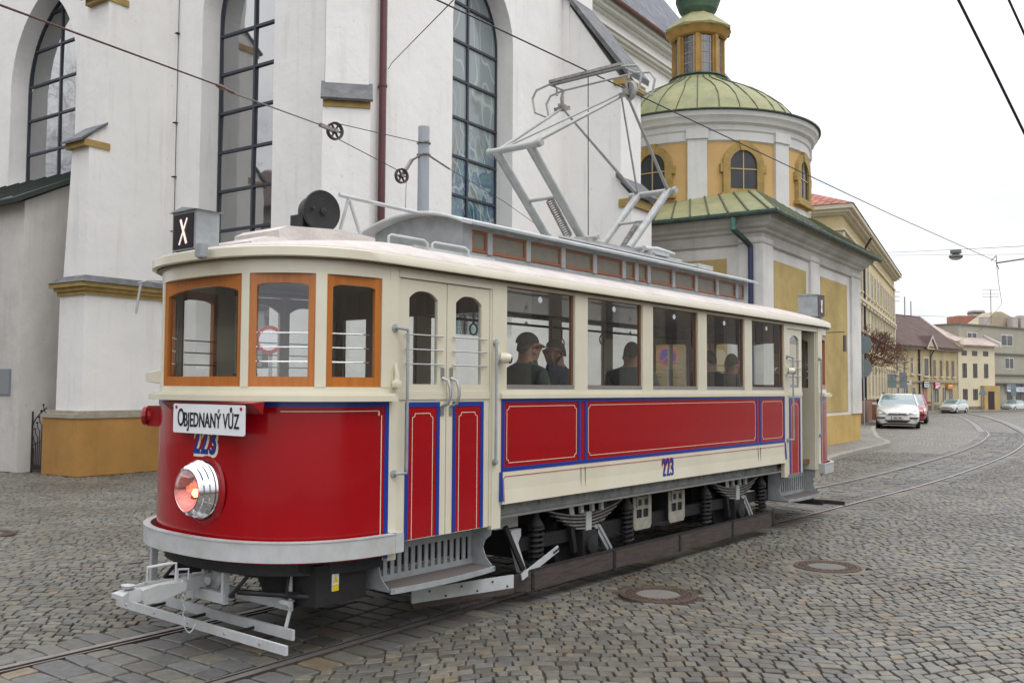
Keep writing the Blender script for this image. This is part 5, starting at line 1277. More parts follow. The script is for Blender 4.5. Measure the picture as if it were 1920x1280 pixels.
# smooth granite margin slabs along the far part of the track
b = MB()
for o0, o1 in ((-1.05, -.75), (.75, 1.05)):
    sub = [p for p in mid if p[0] > 27.]; A_, B_ = offs(sub, o0), offs(sub, o1)
    b.loft([[(p[0], p[1], -.004), (q[0], q[1], -.004)] for p, q in zip(A_, B_)], 0, False, False)
structure(b.build('track_paving', tiles('track_slab', (.27, .268, .25), (.22, .218, .205), (.10, .09, .08), 1, .45, .2, rough=.5, bump=.3, rot=(0, 0, radians(14)))))
# manholes
man_iron = P('manhole_iron', (.12, .085, .065), .6, .3, var=.5, vs=20, bump=.3); conc = P('manhole_concrete', (.155, .147, .13), .85, var=.15, vs=10, bump=.3, bs=80)
labs = ['round concrete filled manhole cover nearest the tram side guard', 'round manhole cover farther right with broken mortar around it', 'small manhole cover by the left edge of the street']
for (x, y, r_), lb in zip(MH, labs):
    mh = thing('manhole_cover', lb, 'manhole cover', (x, y, 0), group='manhole covers in the setts')
    b = MB(); b.lathe((x, y, 0), [(0, .003), (r_ * .56, .003)], n=40); b.build('concrete_infill', conc, mh)
    b = MB(); b.lathe((x, y, 0), [(r_ * .56, -.01), (r_ * .57, .009), (r_ * .61, .009), (r_ * .62, 0), (r_ * .75, 0), (r_ * .76, .008), (r_ * .79, .008), (r_ * .80, 0), (r_ * .86, 0), (r_ * .87, .009), (r_ * .93, .009), (r_ * .94, 0), (r_ * .95, .008), (r_, .008), (r_ * 1.02, -.03)], n=48)
    for k in range(44):
        a = 2 * pi * k / 44; da = .035 * (1 if k % 2 else -1)
        b.bar((x + r_ * .63 * cos(a), y + r_ * .63 * sin(a), .003), (x + r_ * .74 * cos(a + da), y + r_ * .74 * sin(a + da), .003), .018, .012)
    for k in range(60):
        a = 2 * pi * k / 60; b.bar((x + r_ * .80 * cos(a), y + r_ * .80 * sin(a), .002), (x + r_ * .86 * cos(a), y + r_ * .86 * sin(a), .002), .012, .012)
    b.build('iron_ring', man_iron, mh, smooth=30)
b = MB(); b.add([(MH[1][0] + (.44 + .07 * sin(k * 2.3)) * cos(2 * pi * k / 22), MH[1][1] + (.42 + .07 * sin(k * 1.7)) * sin(2 * pi * k / 22), -.002) for k in range(22)], [tuple(range(22))]); structure(b.build('mortar_patch', P('mortar_patch', (.22, .18, .14), .9, var=.5, vs=14, bump=.6, bs=30)), 'structure')
# ---- pavement round the chapel with kerb
kerb = catmull([(20, 8.0), (22.2, 8.5), (24.75, 9.0), (27.2, 9.3), (30.2, 9.62), (31.9, 9.85), (33.2, 10.3), (35.2, 11.2), (39.2, 12.6), (45.3, 14.6), (60.5, 19.0), (74.1, 23.0)], 5)
kerb = [(x, y - .0) for x, y in kerb]
# in church space the pavement lies between kerb and walls
U_ = lambda x, y: (x * cos(TH) + y * sin(TH), -x * sin(TH) + y * cos(TH))
inner = [(74, 30), (50, 30), (20.5, 13.5)]
b = MB(); P_ = kerb + inner; n_ = len(P_); z_ = .11
b.add([(x, y, z_) for x, y in P_], [tuple(range(n_))])
structure(b.build('pavement', cobble_mat('pavement_setts', (.33, .325, .31), (.25, .245, .23), (.13, .12, .11), scale=1.5, rot=radians(10), wave=.1)))
b = MB(); A_ = offs(kerb, -.13); B_ = offs(kerb, .04)
b.loft([[(a[0], a[1], -.03), (a[0], a[1], .10), (a[0], a[1] + .01, .117), (c[0], c[1], .117)] for a, c in zip(A_, B_)], 0, False, False)
structure(b.build('kerb', P('kerb_granite', (.34, .32, .28), .75, var=.3, vs=5, bump=.3, bs=30)))

# ================================================================== STREET HOUSES
CAMH = 1.85
def house(name, label, cat, A, B, depth, H, wallm, zb=0.):
    """facade from A to B (ground points, left to right as seen); returns root and facade frame"""
    A = Vector((*A, 0)); B = Vector((*B, 0)); X = (B - A); w = X.length; X.normalize(); Nn = Vector((X.y, -X.x, 0))
    root = thing(name, label, cat, tuple(A))
    F = lambda a, c, d: tuple(A + X * a + Vector((0, 0, c)) + Nn * d)
    b = MB(); b.prism([(0, zb), (w, zb), (w, H), (0, H)], F, -depth, 0); b.build('wall', wallm, root)
    return root, F, w
def hwin(root, F, x, z, w, h, fm, pane, sill=None, bars=1, cross=True, surround=None, deep=.06):
    b = MB(); t = .05
    if surround:
        s_ = .13; b.holed([(x - s_, z - s_), (x + w + s_, z - s_), (x + w + s_, z + h + s_), (x - s_, z + h + s_)], [(x, z), (x + w, z), (x + w, z + h), (x, z + h)], F, .0, .05, 1, n=4)
    b.holed([(x, z), (x + w, z), (x + w, z + h), (x, z + h)], [(x + t, z + t), (x + w - t, z + t), (x + w - t, z + h - t), (x + t, z + h - t)], F, .004, .03, 0, n=4)
    for k in range(1, bars + 1): xx = x + w * k / (bars + 1); b.prism([(xx - .03, z + t), (xx + .03, z + t), (xx + .03, z + h - t), (xx - .03, z + h - t)], F, .008, .028)
    if cross: b.prism([(x + t, z + h * .68), (x + w - t, z + h * .68), (x + w - t, z + h * .68 + .05), (x + t, z + h * .68 + .05)], F, .008, .029)
    if sill: b.prism([(x - .1, z - .12), (x + w + .1, z - .12), (x + w + .1, z - .02), (x - .1, z - .02)], F, 0, .14, 2)
    wo = b.build('window', [fm, surround or fm, sill or fm], root)
    b = MB(); b.prism([(x + t * .5, z + t * .5), (x + w - t * .5, z + t * .5), (x + w - t * .5, z + h - t * .5), (x + t * .5, z + h - t * .5)], F, .002, .012); b.build('pane', pane, wo)
    return wo
hp1 = P('house_pane', (.10, .10, .095), .15, var=.5, vs=.9, spec=.4)
ylw = plaster('street_yellow', (.60, .50, .29), .12, stain=(.4, .32, .18)); crm = plaster('cream_trim', (.60, .55, .42), .1); brownf = P('brown_window', (.16, .09, .05), .5); whf = P('white_window', (.7, .7, .7), .4); palef = P('pale_window', (.45, .43, .38), .5)
# long four storey building
Df = Vector((.97669, .21465, 0)); E_ = Vector((75.2, 22.45, 0)); Nr = Vector((.21465, -.97669, 0))
A1 = E_ - Df * 31.0
root, F, w = house('town_house', 'long four storey pale yellow building with rows of windows and red tiled roof', 'building', A1[:2], E_[:2], 13, 10.35, ylw)
b = MB()
for o, z0, z1 in ((.12, 9.55, 9.65), (.2, 10.3, 10.4), (.38, 10.4, 10.55), (.55, 10.55, 10.75)):
    b.prism([(-o, z0), (w + o * .2, z0), (w + o * .2, z1), (-o, z1)], F, -13 - o, o)
for z in (6.75, 3.9, 7.0 - 2.0): b.prism([(-.02, z), (w, z), (w, z + .16), (-.02, z + .16)], F, -.1, .16)
for x0, x1 in ((0, .5), (11.5, 12.3), (w - .8, w)): b.prism([(x0, 0), (x1, 0), (x1, 9.5), (x0, 9.5)], F, -.05, .07)
b.build('cornice', crm, root)
b = MB(); b.loft([[F(-.6, 10.76, .6), F(w + .1, 10.76, .6), F(w + .1, 10.76, -13.6), F(-.6, 10.76, -13.6)], [F(5.5, 13.6, -5.5), F(w - .1, 13.6, -5.5), F(w - .1, 13.6, -7.5), F(5.5, 13.6, -7.5)]])
b.build('roof', tiles('red_tile', (.42, .12, .06), (.33, .09, .05), (.12, .04, .03), 3.2, 1.0, 1.1, rot=(0, radians(90), 0), bump=1., mortar=.08), root)
for k in range(15):
    x = 1.2 + 2.0 * k
    if x < w - 1.2:
        hwin(root, F, x, 7.35, .75, 1.5, palef, hp1, crm, 1, True, crm); hwin(root, F, x, 4.6, .75, 1.8, palef, hp1, crm, 1, True, crm); hwin(root, F, x, 1.4, .75, 1.9, palef, hp1, crm, 1, True, crm)
        if k % 1 == 0: b = MB(); b.prism([(x - .2, 6.52), (x + .95, 6.52), (x + 1.0, 6.64), (x - .25, 6.64)], F, 0, .2); b.build('hood_mould', crm, root)
b = MB(); b.tube([F(8.6, 10.4, .5), F(8.6, 9.9, .2), F(8.6, 9.5, .1), F(8.6, 0, .1)], .06, 8); b.build('downpipe', dark, root)
b = MB()
for x in (3, 10, 17, 24): b.prism([(x, 0), (x + 4.6, 0), (x + 4.6, 1.25), (x, 1.25)], F, .0, .5)
b.build('brick_base', tiles('brick_red', (.34, .14, .08), (.28, .11, .07), (.3, .25, .2), 4, .5, .22), root)
# two storey yellow house with maroon roof and little gable
A2, B2_ = (75.6, 22.9), (87.5, 20.9)
yl2 = plaster('house_yellow', (.52, .43, .25), .3, stain=(.30, .24, .15))
root, F, w = house('town_house', 'two storey ochre house with dark maroon roof, small gable and shop signs', 'building', A2, B2_, 6.5, 5.35, yl2)
b = MB()
b.loft([[F(-.3, 5.3, .5), F(w + .1, 5.3, .5), F(w + .1, 5.42, .5), F(-.3, 5.42, .5)], [F(-.3, 8.3, -3.4), F(w + .1, 8.3, -3.4), F(w + .1, 8.42, -3.4), F(-.3, 8.42, -3.4)]])
b.loft([[F(-.3, 5.3, -7), F(w + .1, 5.3, -7), F(w + .1, 5.42, -7), F(-.3, 5.42, -7)], [F(-.3, 8.3, -3.3), F(w + .1, 8.3, -3.3), F(w + .1, 8.42, -3.3), F(-.3, 8.42, -3.3)]])
marm = P('maroon_roof', (.11, .066, .058), .8, var=.35, vs=2, bump=.5, bs=12); b.build('roof', marm, root)
b = MB(); b.prism([(w - .15, 5.3), (w + .1, 5.3), (w + .1, 8.5), (w - .15, 7.9)], lambda a, c, d: F(a, c, d), -3.4, -3.3)
b.loft([[F(w + .0, 5.3, .35), F(w + .12, 5.3, .35), F(w + .12, 5.5, .35), F(w + .0, 5.5, .35)], [F(w + .0, 8.35, -3.3), F(w + .12, 8.35, -3.3), F(w + .12, 8.53, -3.3), F(w + .0, 8.53, -3.3)]]); b.build('verge', P('pale_verge', (.5, .47, .45), .7), root)
gx = w * .50
b = MB(); b.prism([(gx - .75, 5.2), (gx + .75, 5.2), (gx, 6.0)], F, -1.0, .5, 0); b.loft([[F(gx - 1.0, 5.25, .62), F(gx, 6.35, .62), F(gx + 1.0, 5.25, .62), F(gx + .88, 5.2, .62), F(gx, 6.15, .62), F(gx - .88, 5.2, .62)], [F(gx - 1.0, 5.25, .5), F(gx, 6.35, .5), F(gx + 1.0, 5.25, .5), F(gx + .88, 5.2, .5), F(gx, 6.15, .5), F(gx - .88, 5.2, .5)]], 1)
b.loft([[F(gx - 1.0, 5.25, .6), F(gx, 6.35, .6), F(gx, 6.3, .6), F(gx - 1.0, 5.2, .6)], [F(gx - 1.0, 5.25, .2), F(gx, 6.35, -.9), F(gx, 6.3, -.9), F(gx - 1.0, 5.2, .2)]], 2); b.loft([[F(gx + 1.0, 5.25, .6), F(gx, 6.35, .6), F(gx, 6.3, .6), F(gx + 1.0, 5.2, .6)], [F(gx + 1.0, 5.25, .2), F(gx, 6.35, -.9), F(gx, 6.3, -.9), F(gx + 1.0, 5.2, .2)]], 2)
b.build('gable', [yl2, P('pale_verge', (.5, .47, .45), .7), marm], root)
for i, x in enumerate((.7, 2.0, 3.3, 4.5)): hwin(root, F, x, 3.15, .42, 1.35, palef, hp1, crm, 0, True)
hwin(root, F, gx - .4, 3.0, .8, 1.45, brownf, hp1, crm, 1, True, crm)
for x in (gx + 1.35, gx + 2.6, gx + 3.8, gx + 4.9): hwin(root, F, x, 3.0, .42, 1.35, brownf, hp1, crm, 0, True)
b = MB()
b.prism([(-.02, 2.45), (w, 2.45), (w, 2.6), (-.02, 2.6)], F, -.1, .12)
for x in (gx - 1.3, gx + .85): b.prism([(x, 0), (x + .4, 0), (x + .4, 5.2), (x, 5.2)], F, -.05, .06)
b.prism([(0, 5.15), (w, 5.15), (w, 5.3), (0, 5.3)], F, 0, .35); b.build('cornice', P('weathered_trim', (.38, .33, .24), .85, var=.4), root)
for x, wd, c in ((.6, .7, palef), (2.0, .7, palef), (3.5, .6, palef), (gx + 1.4, .9, palef), (gx + 3.0, .7, palef), (gx + 4.2, .8, palef)): hwin(root, F, x, .75, wd, 1.35, c, hp1, None, 1, False)
b = MB(); b.prism([(gx - .55, 0), (gx + .15, 0), (gx + .15, 2.1), (gx - .55, 2.1)], F, -.02, .03); b.build('door', P('pink_door', (.30, .17, .13), .6), root)
b = MB(); b.prism([(0, 0), (gx - .6, 0), (gx - .6, .55), (0, .55)], F, -.02, .04); b.prism([(gx + .2, 0), (w, 0), (w, .6), (gx + .2, .6)], F, -.02, .04); b.build('plinth', P('grimy_plinth', (.22, .19, .14), .9, var=.5, vs=3), root)
b = MB(); b.tube([F(gx - 1.35, 5.25, .1), F(gx - 1.35, 0, .1)], .05, 6); b.tube([F(gx + .95, 5.3, .35), F(gx + .75, 4.6, .08), F(gx + .75, 3, .08)], .04, 6); b.build('downpipe', dark, root)
def shopsign(label, x, z, wd, h, F, mat, body=None, rows=(), txt=None):
    t_ = thing('shop_sign', label, 'sign', F(x + wd / 2, z, .3), group=None); b = MB(); b.prism([(x, z), (x + wd, z), (x + wd, z + h), (x, z + h)], F, .02, .22); b.build('board', mat, t_)
    b = MB(); b.holed([(x - .03, z - .03), (x + wd + .03, z - .03), (x + wd + .03, z + h + .03), (x - .03, z + h + .03)], [(x + .01, z + .01), (x + wd - .01, z + .01), (x + wd - .01, z + h - .01), (x + .01, z + h - .01)], F, .1, .24, n=4); b.build('frame', body or dark, t_)
    for (x0, x1, z0, z1, m_) in rows: b = MB(); b.prism([(x + x0, z + z0), (x + x1, z + z0), (x + x1, z + z1), (x + x0, z + z1)], F, .221, .226); b.build('print', m_, t_)
    return t_
signred = P('sign_red', (.5, .03, .05), .4); signgrey = P('sign_text_grey', (.12, .15, .17), .5); signorange = P('sign_orange', (.6, .22, .02), .5)
shopsign('white shop sign with two lines of grey text over the door', gx - .85, 2.62 - .55, 1.0, .48, lambda a, c, d: F(a, c, d), P('sign_white', (.6, .63, .68), .4), dark, [(.08, .92, .28, .38, signgrey), (.2, .85, .10, .19, signgrey)])
shopsign('white and red shop sign between door and corner', gx + 1.2, 1.98, .85, .5, lambda a, c, d: F(a, c, d), P('sign_white', (.6, .63, .68), .4), signred, [(.2, .65, .28, .38, signred), (.0, .15, .15, .35, signred), (.55, .85, .0, .14, signred)])
shopsign('orange shop sign under the house corner', gx + 3.6, 1.98, 1.2, .33, lambda a, c, d: F(a, c, d), signorange, signorange, [(.2, .85, .2, .3, P('sign_white', (.6, .63, .68), .4))])
# cream three storey house
A3, B3_ = (87.55, 20.85), (92.9, 19.05)
crp = plaster('house_cream', (.62, .56, .41), .1, stain=(.4, .35, .25))
root, F, w = house('town_house', 'narrow cream three storey house with dark square windows and pinkish roof', 'building', A3, B3_, 6, 5.8, crp)
b = MB(); b.loft([[F(-.1, 5.75, .4), F(w + .1, 5.75, .4), F(w + .1, 5.85, .4), F(-.1, 5.85, .4)], [F(-.1, 7.7, -3.3), F(w + .1, 7.7, -3.3), F(w + .1, 7.8, -3.3), F(-.1, 7.8, -3.3)]])
b.build('roof', tiles('pink_roof', (.47, .38, .33), (.42, .33, .29), (.3, .24, .22), 1.4, 3, .5, bump=.2, rot=(0, 0, 0)), root)
b = MB(); b.loft([[F(w + .1, 5.75, .45), F(w + .4, 5.75, .45), F(w + .4, 6.1, .45), F(w + .1, 6.1, .45)], [F(w + .1, 7.75, -3.3), F(w + .4, 7.75, -3.3), F(w + .4, 8.0, -3.3), F(w + .1, 8.0, -3.3)]]); b.box(0, 0, 0, 0, 0, 0) if False else None; b.build('parapet', P('pale_verge', (.5, .47, .45), .7), root)
b = MB(); b.prism([(-.1, 5.6), (.4, 5.6), (.4, 6.15), (-.1, 6.15)], F, -.5, .3); b.build('corner_block', crp, root)
dwf = P('dark_window_frame', (.05, .025, .02), .5)
for x in (.55, 2.15, 3.85):
    hwin(root, F, x, 4.9, .75, .42, dwf, hp1, None, 1, False); hwin(root, F, x + .1, 2.95, .62, 1.25, dwf, hp1, None, 1, True)
for x in (.65, 2.2): hwin(root, F, x, 1.0, .68, .95, dwf, hp1, None, 1, True)
b = MB(); b.prism([(3.35, 0), (w + .15, 0), (w + .15, 2.25), (3.35, 2.25)], F, 0, .35); b.build('porch', plaster('porch_ochre', (.46, .33, .14), .2), root)
b = MB(); b.prism([(3.9, 0), (4.9, 0), (4.9, 1.75), (3.9, 1.75)], F, .352, .36); b.build('door', P('dark_doorway', (.03, .012, .01), .7), root)
b = MB(); b.prism([(0, 0), (3.3, 0), (3.3, .42), (0, .42)], F, -.01, .05); b.build('plinth', P('grimy_plinth', (.22, .19, .14), .9, var=.5, vs=3), root)
# grey block
A4, B4_ = (90.4, 19.95), (110, 14.0)
gry = plaster('house_grey', (.36, .34, .28), .12, stain=(.22, .21, .17))
root, F, w = house('apartment_block', 'flat roofed grey beige block with white windows at the right edge', 'building', (89.5, 21.2), (112, 14.4), 3, 7.75, gry)
b = MB()
for z in (2.45, 3.25, 5.2): b.prism([(3.5, z), (w, z), (w, z + .12), (3.5, z + .12)], F, 0, .18 if z > 3 else .5)
b.prism([(-.1, 7.7), (w, 7.7), (w, 7.82), (-.1, 7.82)], F, -3, .15); b.build('ledge', P('ledge_dark', (.16, .15, .12), .8), root)
for x, z, wd in ((1.3, 6.0, 1.6), (7.0, 6.0, 2.1), (7.6, 3.85, 1.6)): hwin(root, F, x, z, wd, 1.05, whf, hp1, None, 1, False)
hwin(root, F, 7.9, .9, .9, .85, dwf, hp1, None, 0, False); hwin(root, F, 9.5, .9, 1.6, .9, dwf, hp1, None, 1, False)
ss = shopsign('white shop sign with dark letters on the grey block', 7.6, 1.75, 4.5, .8, F, P('sign_white', (.6, .63, .68), .4), P('sign_white', (.6, .63, .68), .4), [(.15, .55, .45, .52, signgrey), (.15, .55, .2, .34, signgrey), (2.0, 4.2, .12, .16, signgrey)])
Xd = Vector((112 - 88.9, 14.4 - 21.4, 0)).normalized()
textmesh('lettering', 'ELETRO', F(9.75, 2.32, .24), Xd, (0, 0, 1), .40, P('navy_letters', (.01, .015, .08), .5), ss, sx=1.15, bold=.02)
b = MB(); b.prism([(5.6, .9), (6.2, .9), (6.2, 1.9), (5.6, 1.9)], F, .02, .12); tag(b.build('poster_case', P('blue_case', (.10, .2, .32), .4), None), 'blue poster case on the grey block beside the porch', 'poster case')
b = MB(); b.prism([(6.7, 0), (7.2, 0), (7.2, .75), (6.7, .75)], F, .5, 1.0); b.prism([(6.66, .75), (7.24, .75), (7.2, .82), (6.7, .82)], F, .46, 1.04); tag(b.build('bin', P('green_bin', (.03, .12, .03), .5), None), 'small green litter bin by the grey block', 'bin')
# roofs beyond
def gp(px, D): v = at(px, 733, D); return (v.x, v.y)
root, F, w = house('apartment_block', 'orange brick block with chimneys rising behind the grey block', 'building', gp(1798, 118), gp(1853, 118), 3, 11.3, tiles('brick_orange', (.42, .15, .08), (.38, .13, .07), (.3, .12, .08), 3, .5, .2, bump=.1))
b = MB(); b.prism([(2.0, 11.2), (3.4, 11.2), (3.4, 12.0), (2.0, 12.0)], F, -1.5, .1, 0); b.prism([(1.95, 11.6), (3.45, 11.6), (3.45, 11.75), (1.95, 11.75)], F, -1.6, .2, 1); b.build('chimney', [P('concrete_cap', (.42, .38, .34), .8), dark], root)
root, F, w = house('town_house', 'tan gabled house end rising behind the grey block', 'building', gp(1826, 112), gp(1945, 114), 2.5, 9.4, plaster('tan_gable', (.42, .36, .26), .15))
b = MB(); b.prism([(-.2, 9.15), (w + .3, 9.15), (w * .42 + .35, 11.4), (w * .42 - .35, 11.4)], F, -2.5, .0); b.build('gable', plaster('tan_gable', (.42, .36, .26), .15), root)
for x, h_ in ((.6, 10.6), (4.6, 10.7), (5.8, 10.9)): b = MB(); b.prism([(x, 9.0), (x + .75, 9.0), (x + .75, h_), (x, h_)], F, .3, 1.2); b.build('chimney', P('concrete_cap', (.42, .38, .34), .8), root)
def antenna(x, y, z0, z1, w_, lab):
    b = MB(); b.tube([(x, y, z0), (x, y, z1)], .05, 5)
    for k in range(3 if w_ else 0): z = z1 - .1 - .4 * k; b.tube([(x - w_ * .62, y + w_ * .77, z), (x + w_ * .62, y - w_ * .77, z)], .025, 4)
    tag(b.build('antenna', P('antenna_metal', (.2, .2, .2), .5), None), lab, 'antenna', 'roof antennas and masts')
antenna(82, 24.8, 8.1, 10.3, .8, 'thin roof antenna with a crossbar on the maroon roof, leftmost'); antenna(85, 24.5, 8.1, 10.0, 0, 'thin bare mast on the maroon roof ridge')
antenna(88.6, 25.0, 7.9, 9.9, 0, 'dark short mast between the maroon and pink roofs'); antenna(*gp(1861, 108), 9.6, 13.6, 1.0, 'tall mast with several crossbars over the tan gable')
antenna(80.5, 25.4, 8.0, 10.3, .5, 'small antenna at the left end of the maroon ridge')
b = MB(); b.box(77.9, 78.6, 26.0, 26.7, 8.0, 9.9); tag(b.build('chimney', P('dark_brick', (.12, .04, .04), .8), None), 'small dark red chimney at the end of the long yellow building', 'chimney')

# far pavement in front of the houses
b = MB(); 
b.loft([[(73, 22.4, .12), (73, 24, .12)], [(76.2, 20.9, .12), (77, 24, .12)], [(87.2, 19.2, .12), (88, 22, .12)], [(97, 15.9, .12), (98, 18.4, .12)], [(118, 9.5, .12), (119, 13, .12)]], 0, False, False)
b.loft([[(73, 22.4, -.02), (73, 22.4, .12)], [(76.2, 20.9, -.02), (76.2, 20.9, .12)], [(87.2, 19.2, -.02), (87.2, 19.2, .12)], [(97, 15.9, -.02), (97, 15.9, .12)], [(118, 9.5, -.02), (118, 9.5, .12)]], 0, False, False)
structure(b.build('far_pavement', P('far_pavement_stone', (.25, .235, .21), .8, var=.3, vs=3)))
cd = bpy.data.cameras.new('camera'); cam = bpy.data.objects.new('camera', cd); COL.objects.link(cam); S.camera = cam
cd.sensor_width = 36; cd.lens = 36 * F_PX / 1920; cd.clip_start = .05; cd.clip_end = 1500
# camera columns in world space
right = Vector((CX_.x, CY_.x, CZ_.x)); down = Vector((CX_.y, CY_.y, CZ_.y)); fwd = Vector((CX_.z, CY_.z, CZ_.z))
M = Matrix((( right.x, -down.x, -fwd.x), (right.y, -down.y, -fwd.y), (right.z, -down.z, -fwd.z)))
cam.matrix_world = Matrix.Translation((0, 0, CAMH)) @ M.to_4x4()

# ================================================================== CARS
def car(label, pos, rz, s, body, hatch=True, plate=True, rails=False, detail=True):
    root = thing('car', label, 'car', (0, 0, 0), group='cars parked along the street', world=(*pos, -.0), rz=rz)
    # local: nose at x=0 towards -x, length along +x
    W = .875
    pm = P('car_' + str(body), body, .25, var=0, coat=.8)
    sec = [(0.0, .60, .24, .52, .60), (.05, .74, .20, .62, .70), (.22, .82, .18, .72, .80), (.55, .865, .18, .80, .90), (1.05, W, .18, .86, .99), (1.5, W, .18, .92, 1.03), (2.6, W, .18, .95, 1.06), (3.4, W, .18, .97, 1.08), (3.95, .86, .19, .96, 1.06), (4.18, .80, .24, .90, .98), (4.25, .7, .30, .84, .90)]
    if not hatch: sec[-4:] = [(3.5, W, .18, .93, 1.02), (4.3, .86, .19, .92, 1.0), (4.5, .80, .24, .88, .95), (4.56, .7, .30, .8, .86)]
    b = MB(); rings = []
    for x, w, z0, zb, zt in sec:
        pts = [(-w * .86, z0), (-w, z0 + .14), (-w, (z0 + zb) / 2), (-w * .985, zb), (-w * .90, zt - .02), (-w * .5, zt + .012), (0, zt + .025)]
        rings.append([(x * s, y * s, z * s) for y, z in pts + [(-y, z) for y, z in pts[-2::-1]]])
    b.loft(rings)
    xe = 3.95 if hatch else 3.55
    roof = [(1.05, xe + .1, .80, .96), (1.45, xe - .02, .73, 1.22), (1.80, xe - (.15 if hatch else .4), .64, 1.42), (2.05, xe - (.3 if hatch else .75), .58, 1.47), (2.4, xe - (.6 if hatch else 1.0), .4, 1.49)]
    bb = b
    bb.loft([[(x0 * s, -w * s, z * s), (x1 * s, -w * s, z * s), (x1 * s, w * s, z * s), (x0 * s, w * s, z * s)] for x0, x1, w, z in roof[2:]])
    for y in (-1, 1):
        for x0, x1 in ((1.05, 1.80), (2.35, 2.38), (xe + .1, xe - (.15 if hatch else .4))): bb.bar((x0 * s, y * .805 * s, .96 * s), (x1 * s, y * .65 * s, 1.43 * s), .06 * s, .05 * s)
    bb.build('body', pm, root, smooth=40)
    b = MB(); b.loft([[(x0 * s + .01, -w * s, z * s), (x1 * s - .01, -w * s, z * s), (x1 * s - .01, w * s, z * s), (x0 * s + .01, w * s, z * s)] for x0, x1, w, z in roof[:3]]); b.build('glasshouse', P('car_glass', (.16, .23, .235), .05, spec=1., coat=1.), root)
    for y in (-1, 1):
        for x in (.80, 3.35 if hatch else 3.5):
            b = MB(); b.lathe((x * s, y * .80 * s, .31 * s), [(0, -.09 * s), (.31 * s, -.09 * s), (.315 * s, .0), (.31 * s, .08 * s), (.21 * s, .085 * s), (.2 * s, .05 * s), (0, .06 * s)], (0, y, 0), 24)
            w_ = b.build('wheel', black, root, smooth=True)
            b = MB(); b.lathe((x * s, y * .80 * s, .31 * s), [(0, .075 * s), (.06 * s, .07 * s), (.19 * s, .085 * s)], (0, y, 0), 20); b.build('rim', P('rim_metal', (.42, .43, .45), .3, .7), w_)
        b = MB(); b.loft([[(.10 * s, y * .50 * s, z * s) for z in (.60, .66)] + [(.13 * s, y * .60 * s, .72 * s), (.12 * s, y * .60 * s, .60 * s)], [(.10 * s + .16 * s, y * .83 * s, .64 * s), (.26 * s, y * .84 * s, .70 * s), (.42 * s, y * .84 * s, .82 * s), (.32 * s, y * .85 * s, .66 * s)]])
        b2 = MB(); b2.add([(-.0 * s, y * .40 * s, .585 * s), (.07 * s, y * .70 * s, .60 * s), (.16 * s, y * .81 * s, .64 * s), (.30 * s, y * .80 * s, .81 * s), (.17 * s, y * .70 * s, .78 * s), (.03 * s, y * .50 * s, .68 * s)], [(0, 1, 2, 3, 4, 5)])
        b2.v = [(v[0] - .035 * s, v[1], v[2]) for v in b2.v]
        b2.build('headlight', P('headlight_glass', (.38, .38, .33), .1, coat=1.), root)
        b = MB(); b.loft([[(1.12 * s, y * .86 * s, z * s) for z in (.98, 1.10)] + [(1.2 * s, y * .86 * s, 1.10 * s), (1.2 * s, y * .86 * s, .98 * s)], [(1.14 * s, y * 1.05 * s, z * s) for z in (1.0, 1.1)] + [(1.22 * s, y * 1.05 * s, 1.10 * s), (1.22 * s, y * 1.05 * s, 1.0 * s)]]); b.build('wing_mirror', pm, root)
    b = MB()
    b.loft([[(-.03 * s, y * s, z * s) for y, z in ((-.52, .36), (.52, .36), (.38, .25), (-.38, .25))], [(.03 * s, y * s, z * s) for y, z in ((-.52, .36), (.52, .36), (.38, .25), (-.38, .25))]])
    b.box(-.025 * s, .1 * s, -.82 * s, -.48 * s, .42 * s, .48 * s); b.box(-.025 * s, .1 * s, .48 * s, .82 * s, .42 * s, .48 * s); b.box(-.035 * s, .02 * s, -.4 * s, .4 * s, .575 * s, .60 * s); b.box(-.035 * s, .02 * s, -.35 * s, .35 * s, .63 * s, .645 * s)
    b.box(.3 * s, 3.9 * s, -.8 * s, .8 * s, .14 * s, .22 * s)
    b.build('grille', P('car_black', (.015, .015, .017), .5), root)
    if plate:
        b = MB(); b.box(-.06 * s, -.045 * s, -.25 * s, .25 * s, .395 * s, .50 * s); p_ = b.build('number_plate', P('plate_white', (.6, .6, .5), .5), root)
        textmesh('plate_text', '3M2 1843', (-.063 * s, -.01 * s, .448 * s), (0, -1, 0), (0, 0, 1), .095 * s, blackm, p_, sx=.85, bold=.003)
        b = MB(); b.box(-.0625 * s, -.046 * s, .215 * s, .248 * s, .398 * s, .497 * s); b.build('plate_band', P('plate_blue', (.01, .03, .3), .5), p_)
    b = MB(); b.lathe((-.04 * s, 0, .615 * s), [(.035 * s, 0), (.03 * s, .02 * s), (0, .02 * s)], (-1, 0, 0), 12); b.build('badge', chrome, root)
    if rails:
        for y in (-1, 1): b = MB(); b.tube([(1.95 * s, y * .63 * s, 1.43 * s), (2.1 * s, y * .62 * s, 1.52 * s), (3.5 * s, y * .62 * s, 1.52 * s), (3.65 * s, y * .63 * s, 1.42 * s)], .02 * s, 6); b.build('roof_rail', P('car_black', (.015, .015, .017), .5), root)
    return root
car('white estate car with black roof rails parked facing the tram', (46.3, 13.75), radians(15.5), 1.12, (.68, .68, .66), rails=True)
car('red car half hidden behind the white estate car', (53.6, 15.35), radians(14), 1.08, (.32, .02, .04), plate=False)
car('small silver hatchback parked in front of the ochre house', (79.9, 20.0), radians(-8), .74, (.50, .50, .47), plate=False)
a_ = at(1886, 771, 84); car('silver saloon car seen from the side at the right edge', (a_.x, a_.y), math.atan2(-7, 23.1), .66, (.46, .50, .50), hatch=False, plate=False)

